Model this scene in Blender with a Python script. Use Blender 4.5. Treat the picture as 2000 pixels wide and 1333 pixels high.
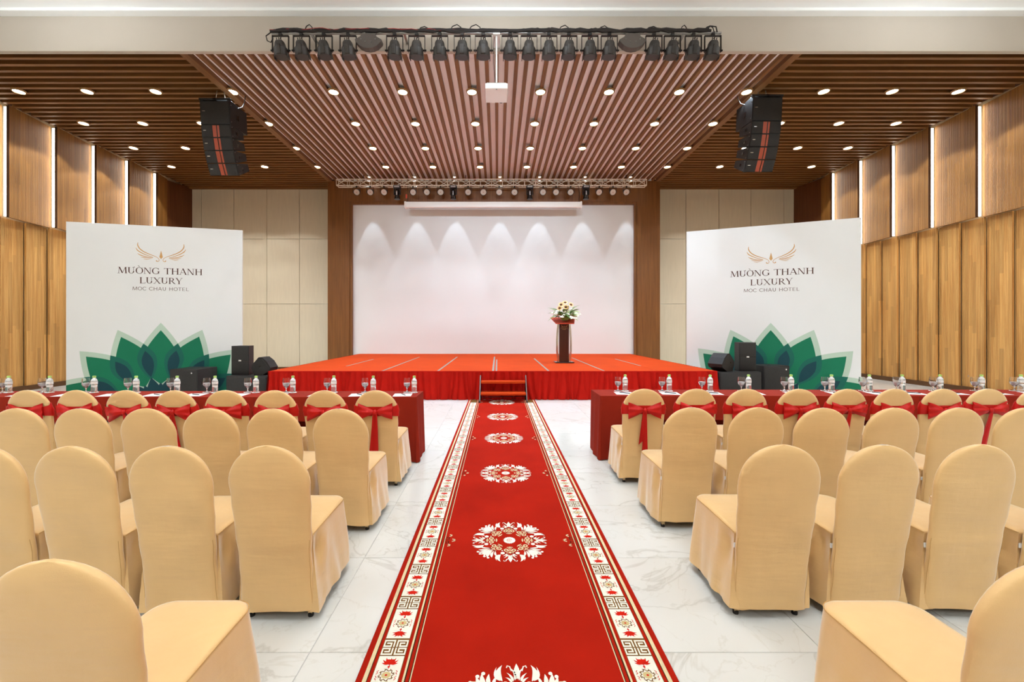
import bpy, bmesh, math, random
from math import sin, cos, pi, sqrt, radians
from mathutils import Vector, Matrix

# ------------------------------------------------------------------ scene, camera, light, exposure
for o in list(bpy.data.objects):
    bpy.data.objects.remove(o, do_unlink=True)
SC = bpy.context.scene
COL = SC.collection
F, XV, YV, HC = 815.0, 972.0, 640.0, 1.55          # focal length / vanishing point in photo pixels, eye height

cam = bpy.data.cameras.new('camera')
cam.sensor_fit = 'HORIZONTAL'
cam.sensor_width = 36.0
cam.lens = F / 2000 * 36.0
cam.shift_x = (1000 - XV) / 2000
cam.shift_y = (YV - 666.5) / 2000
cam.clip_start = 0.05
cam_o = bpy.data.objects.new('camera', cam)
COL.objects.link(cam_o)
cam_o.location = (0, 0, HC)
cam_o.rotation_euler = (pi / 2, 0, 0)
SC.camera = cam_o

world = bpy.data.worlds.new('world')
SC.world = world
world.use_nodes = True
world.node_tree.nodes['Background'].inputs[0].default_value = (1.0, 0.93, 0.85, 1)
world.node_tree.nodes['Background'].inputs[1].default_value = 0.3

SC.view_settings.view_transform = 'Standard'
SC.view_settings.look = 'None'
SC.view_settings.exposure = 0.2
SC.view_settings.gamma = 1.0
SC.view_settings.use_curve_mapping = False

P_HALL = 29.0        # added hall panels out of view, watts each
P_SCALLOP = 170.0     # narrow wall-washers close to the white stage wall
P_CENTRE = 92.0       # downlights over the stage approach
P_SIDE = 108.0         # downlights in the side ceilings
E_LENS = 18.0
E_STRIP = 9.0
WARM = (0.90, 0.96, 1.0)
NEUT = (0.82, 0.945, 1.08)
COOL = (0.74, 0.93, 1.12)
P_WASH = 430.0        # spotlights on the front bar, aimed at the white stage wall
P_UP = 124.0           # upward fill of the added panels, brightens the near ceiling

random.seed(7)
SC.cycles.adaptive_threshold = 0.04
SC.cycles.max_bounces = 8
SC.cycles.diffuse_bounces = 3
SC.cycles.glossy_bounces = 3
SC.cycles.transmission_bounces = 8

# ------------------------------------------------------------------ materials
def srgb(r, g, b):
    def c(u):
        u /= 255.0
        return u / 12.92 if u <= 0.04045 else ((u + 0.055) / 1.055) ** 2.4
    return (c(r), c(g), c(b), 1.0)

MATS = {}
def new_mat(name):
    m = bpy.data.materials.new(name)
    m.use_nodes = True
    nt = m.node_tree
    b = nt.nodes['Principled BSDF']
    MATS[name] = m
    return m, nt, b

def mat(name, col, rough=0.6, metal=0.0, var=0.06, scale=6.0, bump=0.0, bscale=60.0, stretch=(1, 1, 1), spec=0.5,
        emit=None, estr=0.0, sheen=0.0, trans=0.0, ior=1.45, coat=0.0):
    m, nt, b = new_mat(name)
    c = srgb(*col)
    geo = nt.nodes.new('ShaderNodeNewGeometry')
    mp = nt.nodes.new('ShaderNodeMapping')
    mp.inputs['Scale'].default_value = stretch
    nt.links.new(geo.outputs['Position'], mp.inputs['Vector'])
    if var > 0:
        n = nt.nodes.new('ShaderNodeTexNoise')
        n.inputs['Scale'].default_value = scale
        n.inputs['Detail'].default_value = 4
        nt.links.new(mp.outputs[0], n.inputs['Vector'])
        r = nt.nodes.new('ShaderNodeValToRGB')
        r.color_ramp.elements[0].position = 0.3
        r.color_ramp.elements[1].position = 0.7
        r.color_ramp.elements[0].color = tuple(x * (1 - var) for x in c[:3]) + (1,)
        r.color_ramp.elements[1].color = tuple(min(1, x * (1 + var)) for x in c[:3]) + (1,)
        nt.links.new(n.outputs['Fac'], r.inputs[0])
        nt.links.new(r.outputs[0], b.inputs['Base Color'])
    else:
        b.inputs['Base Color'].default_value = c
    b.inputs['Roughness'].default_value = rough
    b.inputs['Metallic'].default_value = metal
    b.inputs['Specular IOR Level'].default_value = spec
    b.inputs['IOR'].default_value = ior
    b.inputs['Transmission Weight'].default_value = trans
    b.inputs['Sheen Weight'].default_value = sheen
    b.inputs['Coat Weight'].default_value = coat
    if emit:
        b.inputs['Emission Color'].default_value = tuple(emit) + (1,)
        b.inputs['Emission Strength'].default_value = estr
    if bump > 0:
        n2 = nt.nodes.new('ShaderNodeTexNoise')
        n2.inputs['Scale'].default_value = bscale
        n2.inputs['Detail'].default_value = 3
        nt.links.new(mp.outputs[0], n2.inputs['Vector'])
        bp = nt.nodes.new('ShaderNodeBump')
        bp.inputs['Strength'].default_value = bump
        bp.inputs['Distance'].default_value = 0.01
        nt.links.new(n2.outputs['Fac'], bp.inputs['Height'])
        nt.links.new(bp.outputs[0], b.inputs['Normal'])
    return m

def wood(name, c1, c2, axis, rough=0.45, rib=0.0, spec=0.4, fine=1.0, strip=0.0):
    """wood with long grain along axis (0 x, 1 y, 2 z); rib = width of milled vertical ribs along y"""
    m, nt, b = new_mat(name)
    geo = nt.nodes.new('ShaderNodeNewGeometry')
    mp = nt.nodes.new('ShaderNodeMapping')
    s = [18.0 * fine] * 3
    s[axis] = 0.7
    mp.inputs['Scale'].default_value = s
    nt.links.new(geo.outputs['Position'], mp.inputs['Vector'])
    n = nt.nodes.new('ShaderNodeTexNoise')
    n.inputs['Scale'].default_value = 1.0
    n.inputs['Detail'].default_value = 5
    n.inputs['Roughness'].default_value = 0.65
    nt.links.new(mp.outputs[0], n.inputs['Vector'])
    r = nt.nodes.new('ShaderNodeValToRGB')
    r.color_ramp.elements[0].position = 0.32
    r.color_ramp.elements[1].position = 0.68
    r.color_ramp.elements[0].color = srgb(*c1)
    r.color_ramp.elements[1].color = srgb(*c2)
    nt.links.new(n.outputs['Fac'], r.inputs[0])
    nt.links.new(r.outputs[0], b.inputs['Base Color'])
    if strip > 0:                                     # narrow staves of differing tone, butt-jointed along their length
        sx = nt.nodes.new('ShaderNodeSeparateXYZ'); nt.links.new(geo.outputs['Position'], sx.inputs[0])
        def math_(op, a, v):
            q = nt.nodes.new('ShaderNodeMath'); q.operation = op; nt.links.new(a, q.inputs[0]); q.inputs[1].default_value = v; return q.outputs[0]
        fy = math_('FLOOR', math_('DIVIDE', sx.outputs[1], strip), 0)
        w1 = nt.nodes.new('ShaderNodeTexWhiteNoise'); w1.noise_dimensions = '1D'; nt.links.new(fy, w1.inputs['W'])
        ad = nt.nodes.new('ShaderNodeMath'); ad.operation = 'ADD'; nt.links.new(math_('DIVIDE', sx.outputs[2], 1.7), ad.inputs[0]); nt.links.new(w1.outputs['Value'], ad.inputs[1])
        cb = nt.nodes.new('ShaderNodeCombineXYZ'); nt.links.new(fy, cb.inputs[0]); nt.links.new(math_('FLOOR', ad.outputs[0], 0), cb.inputs[1])
        w2 = nt.nodes.new('ShaderNodeTexWhiteNoise'); w2.noise_dimensions = '2D'; nt.links.new(cb.outputs[0], w2.inputs['Vector'])
        mr = nt.nodes.new('ShaderNodeMapRange'); nt.links.new(w2.outputs['Value'], mr.inputs['Value']); mr.inputs['To Min'].default_value = 0.80; mr.inputs['To Max'].default_value = 1.12
        mm = nt.nodes.new('ShaderNodeVectorMath'); mm.operation = 'SCALE'; nt.links.new(r.outputs[0], mm.inputs[0]); nt.links.new(mr.outputs[0], mm.inputs['Scale'])
        nt.links.new(mm.outputs[0], b.inputs['Base Color'])
    b.inputs['Roughness'].default_value = rough
    b.inputs['Specular IOR Level'].default_value = spec
    if rib > 0:
        w = nt.nodes.new('ShaderNodeTexWave')
        w.wave_type = 'BANDS'
        w.bands_direction = 'Y'
        w.inputs['Scale'].default_value = 1.0 / rib * 0.314
        nt.links.new(geo.outputs['Position'], w.inputs['Vector'])
        bp = nt.nodes.new('ShaderNodeBump')
        bp.inputs['Strength'].default_value = 0.6
        bp.inputs['Distance'].default_value = 0.008
        nt.links.new(w.outputs['Fac'], bp.inputs['Height'])
        nt.links.new(bp.outputs[0], b.inputs['Normal'])
    return m

def marble(name):
    m, nt, b = new_mat(name)
    geo = nt.nodes.new('ShaderNodeNewGeometry')
    inf = nt.nodes.new('ShaderNodeObjectInfo')
    off = nt.nodes.new('ShaderNodeVectorMath')
    off.operation = 'MULTIPLY_ADD'
    comb = nt.nodes.new('ShaderNodeCombineXYZ')
    for i in range(3):
        nt.links.new(inf.outputs['Random'], comb.inputs[i])
    nt.links.new(comb.outputs[0], off.inputs[0])
    off.inputs[1].default_value = (13.0, 29.0, 7.0)
    nt.links.new(geo.outputs['Position'], off.inputs[2])
    def vein(scale, dist, lo, hi, g):
        n = nt.nodes.new('ShaderNodeTexNoise')
        n.inputs['Scale'].default_value = scale
        n.inputs['Detail'].default_value = 5
        n.inputs['Roughness'].default_value = 0.55
        n.inputs['Distortion'].default_value = dist
        nt.links.new(off.outputs[0], n.inputs['Vector'])
        a = nt.nodes.new('ShaderNodeMath'); a.operation = 'SUBTRACT'; a.inputs[1].default_value = 0.5
        nt.links.new(n.outputs['Fac'], a.inputs[0])
        c = nt.nodes.new('ShaderNodeMath'); c.operation = 'ABSOLUTE'
        nt.links.new(a.outputs[0], c.inputs[0])
        r = nt.nodes.new('ShaderNodeValToRGB')
        r.color_ramp.elements[0].position = lo
        r.color_ramp.elements[1].position = hi
        r.color_ramp.elements[0].color = (g, g * 0.985, g * 0.96, 1)
        r.color_ramp.elements[1].color = (1, 1, 1, 1)
        nt.links.new(c.outputs[0], r.inputs[0])
        return r
    v1 = vein(0.9, 1.3, 0.0, 0.012, 0.84)
    v2 = vein(2.3, 0.9, 0.0, 0.010, 0.93)
    v3 = vein(0.55, 0.4, 0.0, 0.22, 0.94)
    mx = nt.nodes.new('ShaderNodeMix'); mx.data_type = 'RGBA'; mx.blend_type = 'MULTIPLY'; mx.inputs[0].default_value = 1
    nt.links.new(v1.outputs[0], mx.inputs[6]); nt.links.new(v2.outputs[0], mx.inputs[7])
    mx2 = nt.nodes.new('ShaderNodeMix'); mx2.data_type = 'RGBA'; mx2.blend_type = 'MULTIPLY'; mx2.inputs[0].default_value = 1
    nt.links.new(mx.outputs[2], mx2.inputs[6]); nt.links.new(v3.outputs[0], mx2.inputs[7])
    mx3 = nt.nodes.new('ShaderNodeMix'); mx3.data_type = 'RGBA'; mx3.blend_type = 'MULTIPLY'; mx3.inputs[0].default_value = 1
    nt.links.new(mx2.outputs[2], mx3.inputs[6]); mx3.inputs[7].default_value = srgb(226, 224, 218)
    nt.links.new(mx3.outputs[2], b.inputs['Base Color'])
    b.inputs['Roughness'].default_value = 0.12
    b.inputs['Specular IOR Level'].default_value = 0.4
    return m

def weave(name, col, rough=0.5, sheen=0.4, spec=0.45):
    """satin-like cover cloth: faint colour drift, soft horizontal creases and fine weave"""
    m = mat(name, col, rough=rough, var=0.035, scale=5.0, sheen=sheen, spec=spec)
    nt = m.node_tree; b = nt.nodes['Principled BSDF']
    b.inputs['Sheen Roughness'].default_value = 0.35
    geo = nt.nodes.new('ShaderNodeNewGeometry')
    prev = None
    for st, sc, strength, dist in (((2.2, 2.2, 13.0), 1.0, 0.30, 0.02), ((9, 9, 3.5), 1.0, 0.22, 0.012), ((1, 1, 1), 420.0, 0.15, 0.004)):
        mp = nt.nodes.new('ShaderNodeMapping'); mp.inputs['Scale'].default_value = st
        nt.links.new(geo.outputs['Position'], mp.inputs['Vector'])
        n = nt.nodes.new('ShaderNodeTexNoise'); n.inputs['Scale'].default_value = sc; n.inputs['Detail'].default_value = 3
        nt.links.new(mp.outputs[0], n.inputs['Vector'])
        bp = nt.nodes.new('ShaderNodeBump'); bp.inputs['Strength'].default_value = strength; bp.inputs['Distance'].default_value = dist
        nt.links.new(n.outputs['Fac'], bp.inputs['Height'])
        if prev: nt.links.new(prev.outputs[0], bp.inputs['Normal'])
        prev = bp
    nt.links.new(prev.outputs[0], b.inputs['Normal'])
    return m

marble('marble')
mat('grout', (196, 194, 188), rough=0.9)
mat('white_paint', (250, 248, 243), rough=0.85, var=0.015, scale=1.5, spec=0.2)
mat('bulkhead_paint', (190, 178, 162), rough=0.85, var=0.02, scale=1.5, spec=0.2)
mat('gap_paint', (252, 250, 244), rough=0.9, var=0.02, scale=2, spec=0.1)
wood('slat_wood', (108, 70, 34), (138, 94, 50), 1, rough=0.55)
wood('slat_wood_cross', (108, 68, 28), (140, 92, 42), 0, rough=0.55)
mat('ceiling_dark', (66, 36, 18), rough=0.9, var=0.1)
wood('frame_wood', (108, 66, 26), (134, 86, 40), 2, rough=0.35)
wood('corner_wood', (86, 46, 20), (104, 60, 28), 2, rough=0.4)
wood('panel_wood', (138, 90, 36), (164, 114, 52), 2, rough=0.5, rib=0.03, fine=1.5, strip=0.045)
wood('plank_wood', (180, 124, 62), (216, 166, 98), 2, rough=0.5, rib=0.035, fine=1.2, strip=0.09)
wood('plank_edge', (206, 164, 106), (224, 186, 130), 2, rough=0.5)
mat('panel_edge', (70, 42, 20), rough=0.6)
mat('baseboard_wood', (86, 54, 24), rough=0.4)
mat('beige_panel', (214, 200, 172), rough=0.55, var=0.03, scale=3, stretch=(6, 6, 0.6))
mat('joint_metal', (210, 208, 200), rough=0.3, metal=0.6, var=0)
mat('screen_white', (226, 224, 219), rough=0.8, var=0.012, scale=0.8, spec=0.2)
mat('stage_carpet', (190, 64, 22), rough=0.8, var=0.05, scale=2.0, bump=0.15, bscale=200, spec=0.06)
mat('skirt_red', (178, 22, 10), rough=0.8, var=0.06, spec=0.12)
mat('tape_grey', (138, 128, 118), rough=0.6)
mat('table_red', (146, 38, 20), rough=0.85, var=0.06, scale=3, bump=0.1, bscale=300, spec=0.15)
mat('sash_red', (196, 20, 14), rough=0.45, var=0.05, spec=0.35)
weave('chair_cloth', (232, 190, 130), sheen=0.9)
mat('chair_seam', (204, 156, 94), rough=0.9, var=0)
mat('tan_metal', (206, 176, 130), rough=0.35, metal=0.3, var=0)
mat('rubber', (34, 30, 28), rough=0.8, var=0)
mat('carpet_red', (166, 28, 11), rough=0.95, var=0.10, scale=2.2, bump=0.3, bscale=350, spec=0.08)
mat('carpet_white', (238, 232, 214), rough=0.95, var=0.03, scale=30, bump=0.3, bscale=350, spec=0.1)
mat('carpet_cream', (222, 202, 158), rough=0.95, var=0.04, scale=30, bump=0.3, bscale=350, spec=0.1)
mat('carpet_gold', (206, 184, 130), rough=0.95, var=0.04, scale=30, spec=0.1)
mat('carpet_black', (52, 38, 20), rough=0.95, var=0.05, spec=0.1)
mat('carpet_brown', (120, 84, 40), rough=0.95, var=0.05, spec=0.1)
mat('carpet_motif', (200, 34, 18), rough=0.95, var=0.05, spec=0.1)
mat('banner_white', (232, 230, 226), rough=0.7, var=0.012, scale=1.2, spec=0.3)
mat('print_pale', (186, 204, 184), rough=0.7, var=0, spec=0.3)
mat('print_green', (24, 116, 82), rough=0.7, var=0.05, scale=1.5, spec=0.3)
mat('print_overlap', (26, 66, 74), rough=0.7, var=0.05, scale=1.5, spec=0.3)
mat('print_teal', (28, 100, 84), rough=0.7, var=0.0, spec=0.3)
mat('print_gold', (206, 156, 98), rough=0.6, var=0, spec=0.3)
mat('print_brown', (84, 52, 42), rough=0.7, var=0, spec=0.3)
mat('print_taupe', (112, 90, 78), rough=0.7, var=0, spec=0.3)
mat('black_plastic', (40, 37, 35), rough=0.5, var=0.08, scale=20, spec=0.4)
mat('lamp_black', (52, 48, 44), rough=0.45, var=0.05, scale=20, spec=0.5)
mat('black_gloss', (30, 28, 27), rough=0.22, var=0, spec=0.6)
mat('speaker_grille', (50, 47, 44), rough=0.75, var=0.1, scale=40, bump=0.6, bscale=700)
mat('horn_reflected_red', (168, 74, 48), rough=0.5, var=0.05)  # red-brown painted in for carpet colour reflected by the line array horns
mat('badge_silver', (225, 225, 225), rough=0.25, metal=0.8, var=0)
mat('steel', (150, 148, 144), rough=0.3, metal=0.9, var=0)
mat('truss_metal', (238, 226, 206), rough=0.45, metal=0.0, var=0)
mat('dark_steel', (38, 34, 32), rough=0.35, metal=0.7, var=0)
mat('chrome', (230, 228, 224), rough=0.08, metal=1.0, var=0)
mat('wire_red', (150, 40, 40), rough=0.6, var=0)
mat('cable_black', (36, 30, 27), rough=0.7, var=0)
mat('par_lens', (206, 190, 174), rough=0.25, var=0.0, spec=0.6)
mat('fan_panel', (84, 77, 70), rough=0.6, var=0.03)
mat('projector_white', (240, 238, 234), rough=0.4, var=0)
mat('projector_grey', (170, 166, 160), rough=0.5, var=0)
mat('housing_white', (238, 232, 224), rough=0.4, var=0)
wood('lectern_wood', (58, 26, 16), (74, 36, 22), 2, rough=0.3)
mat('lectern_red', (196, 66, 34), rough=0.5, var=0.04)
mat('leaf_green', (104, 138, 66), rough=0.6, var=0.2, scale=30)
mat('leaf_pale', (176, 194, 124), rough=0.6, var=0.15, scale=30)
mat('petal_white', (246, 242, 226), rough=0.6, var=0.03)
mat('petal_peach', (250, 214, 150), rough=0.6, var=0.05)
mat('seed_brown', (96, 48, 26), rough=0.8, var=0.1)
mat('paper', (244, 243, 240), rough=0.7, var=0, spec=0.2)
mat('pen_black', (40, 40, 44), rough=0.3, var=0)
mat('glass', (255, 255, 255), rough=0.0, var=0, trans=1.0, ior=1.45)
mat('water', (250, 250, 250), rough=0.05, var=0, trans=0.3, ior=1.33)  # whitened body stands in for the bright ceiling seen refracted in it
mat('bottle_plastic', (252, 252, 250), rough=0.08, var=0, trans=0.85, ior=1.3)
mat('label_white', (240, 238, 232), rough=0.5, var=0.12, scale=60)
mat('cap_green', (176, 216, 112), rough=0.4, var=0)
mat('wall_paint', (206, 186, 152), rough=0.8, var=0.02)
mat('lens_light', (255, 255, 255), rough=0.4, var=0, emit=(1.0, 0.94, 0.84), estr=E_LENS)
mat('strip_light', (255, 255, 255), rough=0.4, var=0, emit=(1.0, 0.98, 0.88), estr=E_STRIP)
mat('added_panel_glow', (255, 255, 255), rough=0.4, var=0, emit=(1.0, 0.95, 0.88), estr=4.0)  # glowing face of the added audience panels
for _m in ('lens_light', 'added_panel_glow'):
    MATS[_m].cycles.emission_sampling = 'NONE'      # their own lamp objects do the lighting
mat('trim_ring', (190, 150, 100), rough=0.4, var=0)

# ------------------------------------------------------------------ mesh helpers
class MB:
    def __init__(s):
        s.v = []; s.f = []; s.m = []; s.cur = 0
    def add(s, vs, fs):
        o = len(s.v)
        s.v.extend([tuple(p) for p in vs])
        for f in fs:
            s.f.append(tuple(i + o for i in f)); s.m.append(s.cur)
        return s
    def xf(s, M, a=0):
        for i in range(a, len(s.v)):
            s.v[i] = tuple(M @ Vector(s.v[i]))
        return s
    def box(s, x0, x1, y0, y1, z0, z1):
        return s.add([(x0, y0, z0), (x1, y0, z0), (x1, y1, z0), (x0, y1, z0), (x0, y0, z1), (x1, y0, z1), (x1, y1, z1), (x0, y1, z1)],
                     [(0, 3, 2, 1), (4, 5, 6, 7), (0, 1, 5, 4), (1, 2, 6, 5), (2, 3, 7, 6), (3, 0, 4, 7)])
    def rbox(s, x0, x1, y0, y1, z0, z1, r=0.01, seg=2):
        bm = bmesh.new()
        bmesh.ops.create_cube(bm, size=1)
        for v in bm.verts:
            v.co = Vector(((x0 + x1) / 2 + v.co.x * (x1 - x0), (y0 + y1) / 2 + v.co.y * (y1 - y0), (z0 + z1) / 2 + v.co.z * (z1 - z0)))
        bmesh.ops.bevel(bm, geom=bm.edges[:], offset=r, segments=seg, affect='EDGES', profile=0.5)
        bm.verts.index_update()
        s.add([v.co[:] for v in bm.verts], [[v.index for v in f.verts] for f in bm.faces])
        bm.free()
        return s
    def prism(s, poly, z0, z1):
        """poly in x,y (counter-clockwise), extruded in z"""
        n = len(poly)
        vs = [(x, y, z0) for x, y in poly] + [(x, y, z1) for x, y in poly]
        fs = [tuple(reversed(range(n))), tuple(range(n, 2 * n))]
        fs += [(i, (i + 1) % n, n + (i + 1) % n, n + i) for i in range(n)]
        return s.add(vs, fs)
    def prism_x(s, poly, x0, x1):
        """poly in y,z extruded in x"""
        n = len(poly)
        vs = [(x0, y, z) for y, z in poly] + [(x1, y, z) for y, z in poly]
        fs = [tuple(reversed(range(n))), tuple(range(n, 2 * n))]
        fs += [(i, (i + 1) % n, n + (i + 1) % n, n + i) for i in range(n)]
        return s.add(vs, fs)
    def prism_y(s, poly, y0, y1):
        """poly in x,z extruded in y"""
        n = len(poly)
        vs = [(x, y0, z) for x, z in poly] + [(x, y1, z) for x, z in poly]
        fs = [tuple(range(n)), tuple(reversed(range(n, 2 * n)))]
        fs += [(i, n + i, n + (i + 1) % n, (i + 1) % n) for i in range(n)]
        return s.add(vs, fs)
    def loft(s, loops, cap0=True, cap1=True, closed=True):
        n = len(loops[0]); vs = [p for l in loops for p in l]; fs = []
        for a in range(len(loops) - 1):
            for i in range(n if closed else n - 1):
                j = (i + 1) % n
                fs.append((a * n + i, a * n + j, (a + 1) * n + j, (a + 1) * n + i))
        if cap0: fs.append(tuple(reversed(range(n))))
        if cap1: fs.append(tuple(range((len(loops) - 1) * n, len(loops) * n)))
        return s.add(vs, fs)
    def lathe(s, prof, n=20, o=(0, 0, 0), cap0=True, cap1=True):
        loops = [[(o[0] + r * cos(2 * pi * i / n), o[1] + r * sin(2 * pi * i / n), o[2] + z) for i in range(n)] for r, z in prof]
        return s.loft(loops, cap0, cap1)
    def tube(s, pts, r, n=8, closed=False, cap=True):
        pts = [Vector(p) for p in pts]; loops = []; up = None
        m = len(pts)
        for i, p in enumerate(pts):
            if closed:
                t = pts[(i + 1) % m] - pts[i - 1]
            else:
                t = (pts[min(i + 1, m - 1)] - pts[max(i - 1, 0)])
            t.normalize()
            if up is None:
                up = Vector((0, 0, 1)) if abs(t.z) < 0.9 else Vector((1, 0, 0))
            a = t.cross(up)
            if a.length < 1e-6: a = t.orthogonal()
            a.normalize(); b = a.cross(t).normalized(); up = b
            rr = r[i] if isinstance(r, (list, tuple)) else r
            loops.append([tuple(p + a * (rr * cos(2 * pi * k / n)) + b * (rr * sin(2 * pi * k / n))) for k in range(n)])
        if closed:
            loops.append(loops[0]); cap = False
        return s.loft(loops, cap, cap)
    def rod(s, p, q, r, n=8):
        return s.tube([p, q], r, n)
    def grid(s, fn, nu, nv):
        vs = [fn(i / nu, j / nv) for j in range(nv + 1) for i in range(nu + 1)]
        w = nu + 1
        return s.add(vs, [(j * w + i, j * w + i + 1, (j + 1) * w + i + 1, (j + 1) * w + i) for j in range(nv) for i in range(nu)])
    def ball(s, c, r, n=10, sz=1.0):
        k = max(4, n // 2)
        prof = [(r * sin(pi * i / k) + 1e-5, -r * sz * cos(pi * i / k)) for i in range(k + 1)]
        return s.lathe(prof, n, c)
    def mesh(s, name, mats, smooth=False, angle=None):
        me = bpy.data.meshes.new(name)
        me.from_pydata(s.v, [], s.f)
        if isinstance(mats, str): mats = [mats]
        for m in mats: me.materials.append(MATS[m])
        if len(mats) > 1: me.polygons.foreach_set('material_index', s.m)
        bm = bmesh.new(); bm.from_mesh(me)
        bmesh.ops.recalc_face_normals(bm, faces=bm.faces)
        bm.to_mesh(me); bm.free()
        if smooth:
            me.polygons.foreach_set('use_smooth', [True] * len(me.polygons))
            try:
                me.set_sharp_from_angle(angle=radians(angle or 45))
            except Exception:
                pass
        me.update()
        return me
    def build(s, name, mats, parent=None, smooth=False, loc=None, angle=None, rot=None):
        return link(name, s.mesh(name, mats, smooth, angle), parent, loc, rot)

def link(name, me, parent=None, loc=None, rot=None):
    o = bpy.data.objects.new(name, me)
    COL.objects.link(o)
    if parent: o.parent = parent
    if loc: o.location = loc
    if rot: o.rotation_euler = rot
    return o

def empty(name, loc=(0, 0, 0), rz=0.0):
    o = bpy.data.objects.new(name, None)
    o.empty_display_size = 0.1
    COL.objects.link(o)
    o.location = loc; o.rotation_euler = (0, 0, rz)
    return o

def tag(o, label, cat, group=None):
    o['label'] = label; o['category'] = cat
    if group: o['group'] = group
    return o

def struct(o, label=None):
    o['kind'] = 'structure'
    if label: o['label'] = label
    return o

def copy_tree(o, parent=None):
    c = o.copy(); COL.objects.link(c); c.parent = parent
    for ch in list(o.children): copy_tree(ch, c)
    return c

ORD = ['first', 'second', 'third', 'fourth', 'fifth', 'sixth', 'seventh', 'eighth', 'ninth', 'tenth', 'eleventh', 'twelfth',
       'thirteenth', 'fourteenth', 'fifteenth', 'sixteenth', 'seventeenth', 'eighteenth', 'nineteenth', 'twentieth']

def area_light(name, loc, sx, sy, power, col, parent=None):
    l = bpy.data.lights.new(name, 'AREA')
    l.shape = 'RECTANGLE'; l.size = sx; l.size_y = sy; l.energy = power; l.color = col
    o = bpy.data.objects.new(name, l); COL.objects.link(o); o.location = loc
    if parent: o.parent = parent
    return o

# ------------------------------------------------------------------ key dimensions
ZC = 6.75                    # underside of the slats
XL, XR = -11.55, 11.30       # room side of the upper wall panels
D_BEAM = 7.40                # front of the white bulkhead
D_FRAME, D_SCREEN, D_BACK = 14.78, 14.90, 15.60
BX0, BX1 = -6.02, 5.75       # central ceiling bay
STZ = 0.609                  # stage height
SX0, SX1, SY0 = -4.92, 4.72, 9.02
Y_REAR = -9.0

# ------------------------------------------------------------------ floor
fl = MB().box(-12.6, 12.6, Y_REAR, 16.0, -0.12, -0.004).build('floor', 'grout')
struct(fl, 'white marble tiled floor with grey veins')
T = 0.818
tx0, ty0 = -0.896, 1.99
g = 0.002
tile_me = MB()
tile_me.add([(g, g, -0.02), (T - g, g, -0.02), (T - g, T - g, -0.02), (g, T - g, -0.02),
             (g, g, -0.0015), (T - g, g, -0.0015), (T - g, T - g, -0.0015), (g, T - g, -0.0015),
             (g + .0015, g + .0015, 0), (T - g - .0015, g + .0015, 0), (T - g - .0015, T - g - .0015, 0), (g + .0015, T - g - .0015, 0)],
            [(0, 1, 5, 4), (1, 2, 6, 5), (2, 3, 7, 6), (3, 0, 4, 7), (4, 5, 9, 8), (5, 6, 10, 9), (6, 7, 11, 10), (7, 4, 8, 11), (8, 9, 10, 11)])
tile_mesh = tile_me.mesh('tile', 'marble')
rest = MB()
for i in range(-14, 16):
    for j in range(-13, 18):
        x, y = tx0 + i * T, ty0 + j * T
        if x < -12.6 or x + T > 12.6 or y < Y_REAR or y + T > 15.9: continue
        if -6 <= i <= 7 and -2 <= j <= 8:
            link('tile', tile_mesh, fl, (x, y, 0))
        else:
            rest.add([(vx + x, vy + y, vz) for vx, vy, vz in tile_me.v], tile_me.f)
ro = rest.build('tile_field', 'marble', fl)
ro['kind'] = 'stuff'

# ------------------------------------------------------------------ walls
def side_wall(name, s, X, lab):
    """s = +1 right wall, -1 left wall; X = wall plane of the upper panels"""
    w = MB().box(min(X + s * 0.16, X + s * 0.5), max(X + s * 0.16, X + s * 0.5), Y_REAR, 16.0, 0, 7.3).build(name, 'wall_paint')
    struct(w, lab)
    # upper saw-tooth panels, each near edge standing proud of the one before it
    ys = [8.66 + 1.06 * k for k in range(-2, 6)]
    z0, z1 = 4.12, ZC - 0.02
    pb = MB()
    def fp(y, ln):
        return [(X - s * 0.17, y), (X - s * 0.005, y + ln), (X + s * 0.05, y + ln), (X - s * 0.12, y)]
    for y in ys:
        ln = 1.055 if y < 13.5 else 0.62
        m = MB(); m.cur = 0
        p = fp(y, ln)
        if s < 0: p = p[::-1]
        m.prism(p, z0, z1)
        o = m.build('panel', 'panel_wood', w)
        e = MB()
        a, b2 = sorted((X - s * 0.172, X - s * 0.118))
        e.box(a, b2, y - 0.012, y + 0.002, z0 - 0.004, z1).build('panel_edge', 'panel_edge', o)
        if y > 6:
            a, b2 = sorted((X - s * 0.085, X - s * 0.02))
            st = MB().box(a, b2, y + 0.02, y + 0.035, z0 + 0.03, z1 - 0.02).build('light_strip', 'strip_light', w)
    # lower saw-tooth planks
    XLo = X + s * 0.10
    y = 8.66 - 1.06
    k = 0
    while y < 14.4:
        p = [(XLo - s * 0.07, y), (XLo, y + 0.53), (XLo + s * 0.05, y + 0.53), (XLo - s * 0.02, y)]
        if s < 0: p = p[::-1]
        MB().prism(p, 0.10, 4.12).build('plank', 'plank_wood', w)
        y += 0.53; k += 1
    a, b2 = sorted((XLo - s * 0.09, XLo + s * 0.06))
    MB().box(a, b2, 7.0, 14.5, 0, 0.12).build('baseboard', 'baseboard_wood', w)
    return w
side_wall('wall_left', -1, XL, 'left wall of honey wood panels with upright light strips')
side_wall('wall_right', 1, XR, 'right wall of honey wood panels with upright light strips')

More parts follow.
